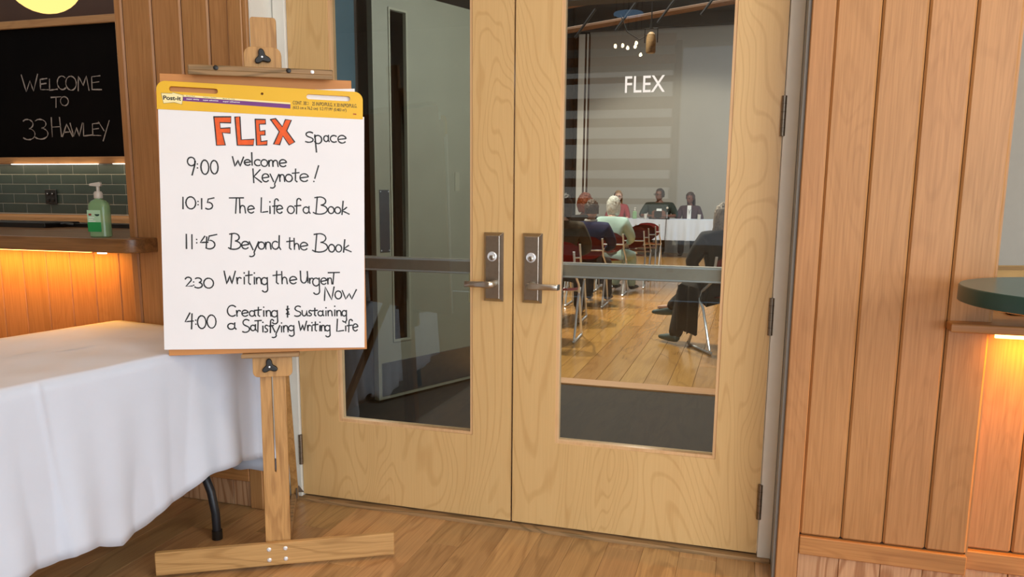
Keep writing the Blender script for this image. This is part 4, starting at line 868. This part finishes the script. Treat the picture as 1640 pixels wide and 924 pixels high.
def person(label, x, y, face, sk='skin_pale', hair='hair_brown', style='short', top='cloth_navy', legs='cloth_black', shoes='shoe_dark', s=1.0, wide=1.0, hyaw=0, htilt=0, arms='lap', legpose='sit', lean=0., group=None, detail=False, shirt=None, lowz=None, headz=1.165):
    t = thing('person', label, 'person', (x, y, 0), face, group)
    t.scale = (s, s, s)
    hw = .10*wide; sw = .165*wide
    hip = Vector((0, 0, .50)); chest = Vector((0, -.02+lean, .90)); neck = Vector((0, .0+lean, 1.045)); hc = Vector((0, .03+lean, headz))
    if arms == 'lap': el = [Vector((q*(.225*wide+.01), .06+lean*.5, .74)) for q in (-1, 1)]; wr_ = [Vector((q*.11, .27, .66)) for q in (-1, 1)]
    elif arms == 'table': el = [Vector((q*(.235*wide), .10+lean, .765)) for q in (-1, 1)]; wr_ = [Vector((q*.10*wide, .33, .765)) for q in (-1, 1)]
    sh = [Vector((q*sw, -.02+lean, .945)) for q in (-1, 1)]
    if legpose == 'sit':
        kn = [Vector((q*.11, .43, .50)) for q in (-1, 1)]; an = [Vector((q*.12, .42, .09)) for q in (-1, 1)]; toe = [Vector((q*.13, .56, .045)) for q in (-1, 1)]
    elif legpose == 'cross':
        kn = [Vector((-.15, .42, .50)), Vector((.03, .44, .58))]; an = [Vector((-.28, .30, .09)), Vector((-.22, .52, .30))]; toe = [Vector((-.33, .42, .045)), Vector((-.32, .62, .29))]
    # body: one continuous surface, torso, limbs, palms and five fingers each
    nd = [(hip, .11*wide), (Vector((0, -.02+lean*.5, .72)), .10*wide), (chest, (.115*wide, .10)), (neck, .048), (hc - Vector((0, .005, .06)), .045)]
    ed = [(0, 1), (1, 2), (2, 3), (3, 4)]
    for i, q in enumerate((-1, 1)):
        b0 = len(nd); d = (wr_[i]-el[i]).normalized(); sd = Vector((d.y, -d.x, 0)).normalized()
        nd += [(sh[i], .045), (el[i], .040), (wr_[i], .026), (wr_[i]+d*.05, (.030, .018)), (wr_[i]+d*.085, (.032, .014))]
        ed += [(2, b0), (b0, b0+1), (b0+1, b0+2), (b0+2, b0+3), (b0+3, b0+4)]
        pc = wr_[i]+d*.085
        for f_, (o_, L_) in enumerate(((-.027, .055), (-.009, .066), (.009, .062), (.026, .048))):
            a = len(nd); nd += [(pc+sd*o_+d*.02, .0085), (pc+sd*o_*1.1+d*L_*.7+Vector((0, 0, -.010)), .0078), (pc+sd*o_*1.15+d*L_+Vector((0, 0, -.028)), .0065)]
            ed += [(b0+4, a), (a, a+1), (a+1, a+2)]
        a = len(nd); nd += [(wr_[i]+d*.04-sd*q*(-.035), .0095), (wr_[i]+d*.075-sd*q*(-.050), .008)]; ed += [(b0+3, a), (a, a+1)]
        b0 = len(nd); nd += [(Vector((q*hw, .03, .50)), .085), (kn[i], .060), (an[i], .030), (toe[i], .016)]; ed += [(0, b0), (b0, b0+1), (b0+1, b0+2), (b0+2, b0+3)]
    me = skin([(tuple(p), r_) for p, r_ in nd], ed, 1)
    bm = bmesh.new(); bm.from_mesh(me); HM = head_bm(bm, hc, hyaw, htilt); me2 = bpy.data.meshes.new('body'); bm.to_mesh(me2); bm.free()
    for p in me2.polygons: p.use_smooth = True
    link('body', me2, sk, t)
    # clothes
    cn = [(hip+Vector((0, 0, .0)), (.155*wide, .135)), (Vector((0, -.02+lean*.5, .70)), (.150*wide, .125)), (chest, (.150*wide, .118)), (neck-Vector((0, .0, .03)), (.085, .075))]; ce = [(0, 1), (1, 2), (2, 3)]
    for i in (0, 1):
        b0 = len(cn); cn += [(sh[i], .075*min(1.15, wide)), ((sh[i]+el[i])/2, .070*min(1.15, wide)), (el[i], .060), (wr_[i]*.8+el[i]*.2 if detail is False else wr_[i]*.15+el[i]*.85, .042)]
        ce += [(2, b0), (b0, b0+1), (b0+1, b0+2), (b0+2, b0+3)]
    link('top', skin([(tuple(p), r_) for p, r_ in cn], ce, 1), top, t)
    tn = [(hip-Vector((0, 0, .01)), (.14*wide, .12))]; te = []
    for i, q in enumerate((-1, 1)):
        b0 = len(tn); tn += [(Vector((q*hw, .04, .505)), .095), (kn[i], .076), (kn[i]*.4+an[i]*.6, .066), (an[i]-(kn[i]-an[i]).normalized()*.045, .068)]; te += [(0, b0), (b0, b0+1), (b0+1, b0+2), (b0+2, b0+3)]
    link('trousers', skin([(tuple(p), r_) for p, r_ in tn], te, 1), legs, t)
    for i in (0, 1):
        d = (toe[i]-an[i]); d.z = d.z if legpose == 'cross' and i else 0; d.normalize(); a0 = Vector(an[i]); a0.z -= .045
        link('shoe', skin([(tuple(a0-d*.04+Vector((0, 0, .02))), (.046, .046)), (tuple(a0+d*.05+Vector((0, 0, .008))), (.044, .044)), (tuple(a0+d*.15), (.038, .026)), (tuple(a0+d*.20), (.026, .018))], [(0, 1), (1, 2), (2, 3)], 1), shoes, t)
    link('hair', hair_mesh(HM, style, hash(label) % 7 if False else len(label) % 7), hair, t)
    if detail:
        for s_ in (-1, 1): 
            me = bpy.data.meshes.new('eye'); bm = bmesh.new(); bmesh.ops.create_uvsphere(bm, u_segments=8, v_segments=6, radius=.011); bm.to_mesh(me); bm.free(); me.transform(HM @ Matrix.Translation((s_*.028, .078, .007))); link('eye', me, 'eye', t)
        me = bpy.data.meshes.new('mouth'); bm = bmesh.new(); bmesh.ops.create_uvsphere(bm, u_segments=8, v_segments=6, radius=1); bm.to_mesh(me); bm.free(); me.transform(HM @ Matrix.Translation((0, .088, -.060)) @ Matrix.Diagonal((.022, .006, .005, 1))); link('mouth', me, 'lips', t)
    t['hm'] = 0; del t['hm']
    return t, HM
def glasses(t, HM):
    bm = bmesh.new()
    for s_ in (-1, 1):
        pts = [(s_*.029+.023*math.cos(R(a)), .100, .006+.017*math.sin(R(a))) for a in range(0, 361, 30)]; add_tube(bm, pts, .0032, 5)
        add_tube(bm, [(s_*.052, .098, .010), (s_*.082, .01, .008)], .0028, 5)
    add_tube(bm, [(-.008, .102, .010), (.008, .102, .010)], .003, 5); bm.transform(HM); link('glasses', bm_mesh(bm), 'eye', t)

# folding chairs: burgundy shells on chrome frames
def make_chair(label, x, y, rz, group):
    t = thing('folding_chair', label, 'chair', (x, y, 0), rz, group)
    for s_ in (-1, 1):
        X = s_*.215
        f_ = tube('side_frame', 'chrome', [(X, .20, .015), (X, .17, .06), (X, .00, .43), (X, -.03, .50), (X*.98, -.205, .60), (X*.93, -.235, .80)], .011, t, 8)
        tube('rear_leg', 'chrome', [(X, -.22, .03), (X, -.06, .36), (X, .06, .46)], .011, t, 8)
        tube('floor_rail', 'chrome', [(X, -.245, .02), (X, -.235, .011), (X, .19, .011), (X, .215, .03)], .011, t, 8)
    def shell(nm, m, fn, nu, nv, th):
        bm = bmesh.new(); g = [[bm.verts.new(fn(u/nu*2-1, v/nv*2-1)) for u in range(nu+1)] for v in range(nv+1)]
        for v in range(nv):
            for u in range(nu): bm.faces.new((g[v][u], g[v][u+1], g[v+1][u+1], g[v+1][u]))
        r_ = bmesh.ops.solidify(bm, geom=bm.faces[:], thickness=th); return link(nm, bm_mesh(bm, nm, 50), m, t)
    def rnd2(u, v, k=.30):   # squircle the square grid so that corners are round
        f_ = (1 - k*u*u*v*v*.9)
        return u*f_, v*f_
    def seat(u, v):
        a, b = rnd2(u, v); return (a*.205*(1-.04*b), .02+b*.20, .455 - .016*(1-a*a)*(1-b*b) - (.03*max(0, b-.6)/.4 if b > .6 else 0) + (.03*max(0, -b-.7)/.3))
    def back(u, v):
        a, b = rnd2(u, v); z = .69+b*.135; return (a*.215*(1-.05*max(0, b)), -.215 - .035*(1-a*a) - .10*(z-.69) + (.05*max(0, -b-.6)/.4), z)
    shell('seat', 'burgundy', seat, 10, 8, .012); shell('backrest', 'burgundy', back, 12, 8, .010)
    tube('back_bar', 'chrome', [(-.21, -.215, .665), (-.16, -.262, .665), (.16, -.262, .665), (.21, -.215, .665)], .009, t, 8)
    tube('seat_bar', 'chrome', [(-.215, .05, .435), (.215, .05, .435)], .009, t, 8)
    return t
def copy_tree(o, parent=None):
    c = o.copy(); COL.objects.link(c); c.parent = parent
    for ch in list(o.children): copy_tree(ch, c)
    return c
ca = R(3)
chairs = [(-.82, 4.03, 'burgundy folding chair at the aisle nearest the doors, standing empty'),
 (-1.00, 5.13, 'burgundy folding chair under the person in the dark olive jacket'),
 (-.98, 6.28, 'burgundy folding chair under the person in the navy sweater'),
 (-.93, 7.45, 'burgundy folding chair under the white-haired person'),
 (-.80, 8.40, 'first empty burgundy aisle chair beyond the white-haired person'),
 (-.84, 9.35, 'second empty burgundy aisle chair beyond the white-haired person'),
 (-.87, 10.3, 'third empty burgundy aisle chair beyond the white-haired person'),
 (-.90, 11.3, 'empty burgundy folding chair nearest the panel table'),
 (-1.38, 7.9, 'burgundy folding chair under the red-haired person'),
 (.65, 4.0, 'burgundy folding chair under the grey-haired man at right'),
 (-1.46, 9.0, 'empty burgundy folding chair left of the aisle row, near its middle'),
 (-1.50, 10.2, 'empty burgundy folding chair left of the aisle row, near the panel')]
proto = make_chair(chairs[0][2], chairs[0][0], chairs[0][1], ca, 'folding chairs in the hall')
for x, y, lab in chairs[1:]:
    c = copy_tree(proto); c.location = (x, y, 0); c['label'] = lab
    c.rotation_euler.z = R(28) if 'man at right' in lab else ca + R(random.Random(x*y).uniform(-3, 3))
# audience
person('person in a dark olive jacket seated nearest behind the right door\'s left stile', -1.02, 5.10, R(2), 'skin_pale', 'hair_dark', 'bob', 'cloth_olive', 'cloth_black', wide=1.12, lean=.03, headz=1.175)
p_, h_ = person('short-haired person in a navy sweater seated behind the dark-jacketed one', -.955, 6.28, R(-4), 'skin_pale', 'hair_brown', 'short', 'cloth_navy', 'cloth_black', wide=1.15, s=.96, hyaw=R(-8))
bm = bmesh.new(); add_tube(bm, [(.066*math.cos(R(a)), -.002+.060*math.sin(R(a)), 1.035+.004*math.sin(R(a))) for a in range(0, 361, 24)], .017, 6); link('collar', bm_mesh(bm, 'c', 60), 'cloth_white', p_)
person('person with curly red hair seated in front of the navy sweater', -1.36, 7.85, R(-3), 'skin_red', 'hair_red', 'curly', 'cloth_black', 'denim', s=1.0)
p_, h_ = person('white-haired person in a pale mint sweater beside the aisle', -.905, 7.50, R(-14), 'skin_pale', 'hair_white', 'bob', 'cloth_teal', 'cloth_teal', wide=1.1, s=.99, hyaw=R(-10), lean=-.01)
p_, h_ = person('grey-haired man in a black coat seated with one leg crossed, cut by the right stile', .635, 3.97, R(30), 'skin_pale', 'hair_grey', 'long', 'cloth_black', 'cloth_black', shoes='shoe_teal', wide=1.2, legpose='cross', hyaw=R(-35), s=.98, headz=1.13)
bm = bmesh.new()
n = 14; g = [[bm.verts.new((-.30+.02*math.sin(k), -.16+.5*k/n*.9, .55-.40*j/5+.01*math.sin(k*2.1))) for k in range(n+1)] for j in range(6)]
for j in range(5):
    for k in range(n): bm.faces.new((g[j][k], g[j][k+1], g[j+1][k+1], g[j+1][k]))
bmesh.ops.solidify(bm, geom=bm.faces[:], thickness=.012); link('coat_skirt', bm_mesh(bm, 'c', 60), 'cloth_black', p_)
person('dark-haired person far off at the right edge of the glass', .56, 9.2, R(5), 'skin_pale', 'hair_dark', 'short', 'cloth_black', 'cloth_black')
# panel
p_, h_ = person('woman in glasses and dark green top with a white name tag at the panel table', -1.12, 14.78, R(180), 'skin_brown', 'hair_dark', 'tied', 'cloth_green', 'cloth_black', s=1.13, wide=1.42, arms='table', hyaw=R(-38), detail=True)
glasses(p_, h_)
box('name_tag', 'white_vinyl', -.065, .035, .145, .150, .84, .90, p_, bev=.002)
p_, h_ = person('woman with shoulder-length dark hair, plum jacket and lanyard at the panel table\'s right', -.46, 14.80, R(180), 'skin_brown', 'hair_brown', 'long', 'cloth_plum', 'denim', s=1.07, wide=1.02, arms='lap', hyaw=R(-30), htilt=R(-8), detail=True)
box('white_shirt', 'cloth_white', -.035, .045, .108, .122, .74, 1.02, p_, bev=.005)
tube('lanyard', 'cloth_plum', [(-.04, .10, 1.03), (-.01, .128, .90), (.0, .128, .84), (.01, .128, .90), (.045, .10, 1.03)], .004, p_, 6)
p_, h_ = person('blond woman in glasses and red jacket partly hidden behind the white-haired person', -2.03, 14.80, R(176), 'skin_pale', 'hair_blond', 'long', 'cloth_red', 'cloth_black', s=1.09, wide=.95, hyaw=R(8), detail=True)
glasses(p_, h_)
# panel table with cloth
pt = thing('panel_table', 'long folding table under a white cloth in front of the panel', 'table', (-1.2, 14.35, 0))
box('table_slab', 'plaster', -1.5, 1.5, -.36, .36, .765, .79, pt, .005)
for x in (-1.3, 1.3):
    for y in (-.25, .25): tube('leg', 'dark_metal', [(x, y, 0), (x, y, .77)], .016, pt, 8)
bm = bmesh.new(); n = 150; per2 = []
X0, X1, Y0, Y1 = -1.52, 1.52, -.38, .38
for k in range(110): per2.append((X0+(X1-X0)*k/110, Y0, 0, -1))
for k in range(26): per2.append((X1, Y0+(Y1-Y0)*k/26, 1, 0))
for k in range(60): per2.append((X1-(X1-X0)*k/60, Y1, 0, 1))
for k in range(26): per2.append((X0, Y1-(Y1-Y0)*k/26, -1, 0))
rg = []
for j in range(9):
    t = j/8; rg.append([bm.verts.new((x+nx*(.004+t*(.03+.022*math.sin(i*.55)+.016*math.sin(i*1.31+x))), y+ny*(.004+t*(.03+.022*math.sin(i*.55)+.016*math.sin(i*1.31+x))), .803-.43*t)) for i, (x, y, nx, ny) in enumerate(per2)])
for a, b in zip(rg, rg[1:]):
    for k in range(len(per2)): bm.faces.new((a[k], a[(k+1) % len(per2)], b[(k+1) % len(per2)], b[k]))
bm.faces.new(rg[0]); o = link('tablecloth', bm_mesh(bm, 'c', 60), 'linen', None, label='white pleated tablecloth on the panel table at the far end of the hall', cat='tablecloth'); o.location = (-1.2, 14.35, 0)
bottle((-1.575, 14.2, .804), R(180+20), 'small green sanitizer pump bottle on the panel table left of the panellists', 1.15)
for x, lab in ((-1.33, 'clear tumbler on the panel table beside the green bottle'), (-.215, 'clear tumbler on the panel table before the woman in plum')):
    g_ = thing('tumbler', lab, 'glass', (x, 14.12, .804), 0, 'tumblers on the panel table'); lathe('tumbler_body', 'clear_plastic', [(.030, 0), (.038, .11), (.036, .11), (.028, .006)], (0, 0, 0), g_, 16); lathe('water', 'clear_plastic', [(.027, .008), (.032, .07)], (0, 0, 0), g_, 12)
g_ = thing('microphone', 'microphone on a short stand with a cable down the white tablecloth', 'microphone', (-.87, 14.05, .804))
lathe('stand_base', 'tv_black', [(.055, 0), (.055, .012), (.01, .02)], (0, 0, 0), g_, 18); tube('stand_rod', 'chrome', [(0, 0, .01), (0, 0, .15)], .006, g_, 8)
tube('mic_body', 'tv_black', [(0, .02, .14), (0, -.01, .22)], .014, g_, 10); lathe('mic_head', 'jamb_white', [(.010, .215), (.024, .228), (.024, .248), (.010, .262)], (0, -.012, 0), g_, 14); tube('cable', 'tv_black', [(0, 0, .02), (0, -.12, .012), (0, -.165, -.02), (-.01, -.20, -.40), (-.05, -.16, -.60), (-.3, -.1, -.79)], .006, g_, 6)
g_ = thing('laptop', 'black tablet lying on the panel table before the woman in green', 'tablet', (-1.10, 14.22, .804)); box('tablet_body', 'tv_black', -.16, .16, -.1, .1, 0, .014, g_, .003); box('tablet_screen', 'black_plastic', -.06, .10, -.012, .0, .03, .17, g_, .003)
box('tablet_stand', 'black_plastic', -.02, .06, .0, .03, .012, .12, g_, .003)
bt_ = thing('water_bottle', 'clear water bottle on the floor beside the nearest empty chair', 'bottle', (-.93, 4.62, 0)); lathe('bottle_body', 'clear_plastic', [(.03, 0), (.034, .01), (.034, .20), (.014, .235), (.014, .245)], (0, 0, 0), bt_, 16); lathe('cap', 'black_plastic', [(.016, .243), (.016, .265)], (0, 0, 0), bt_, 12)
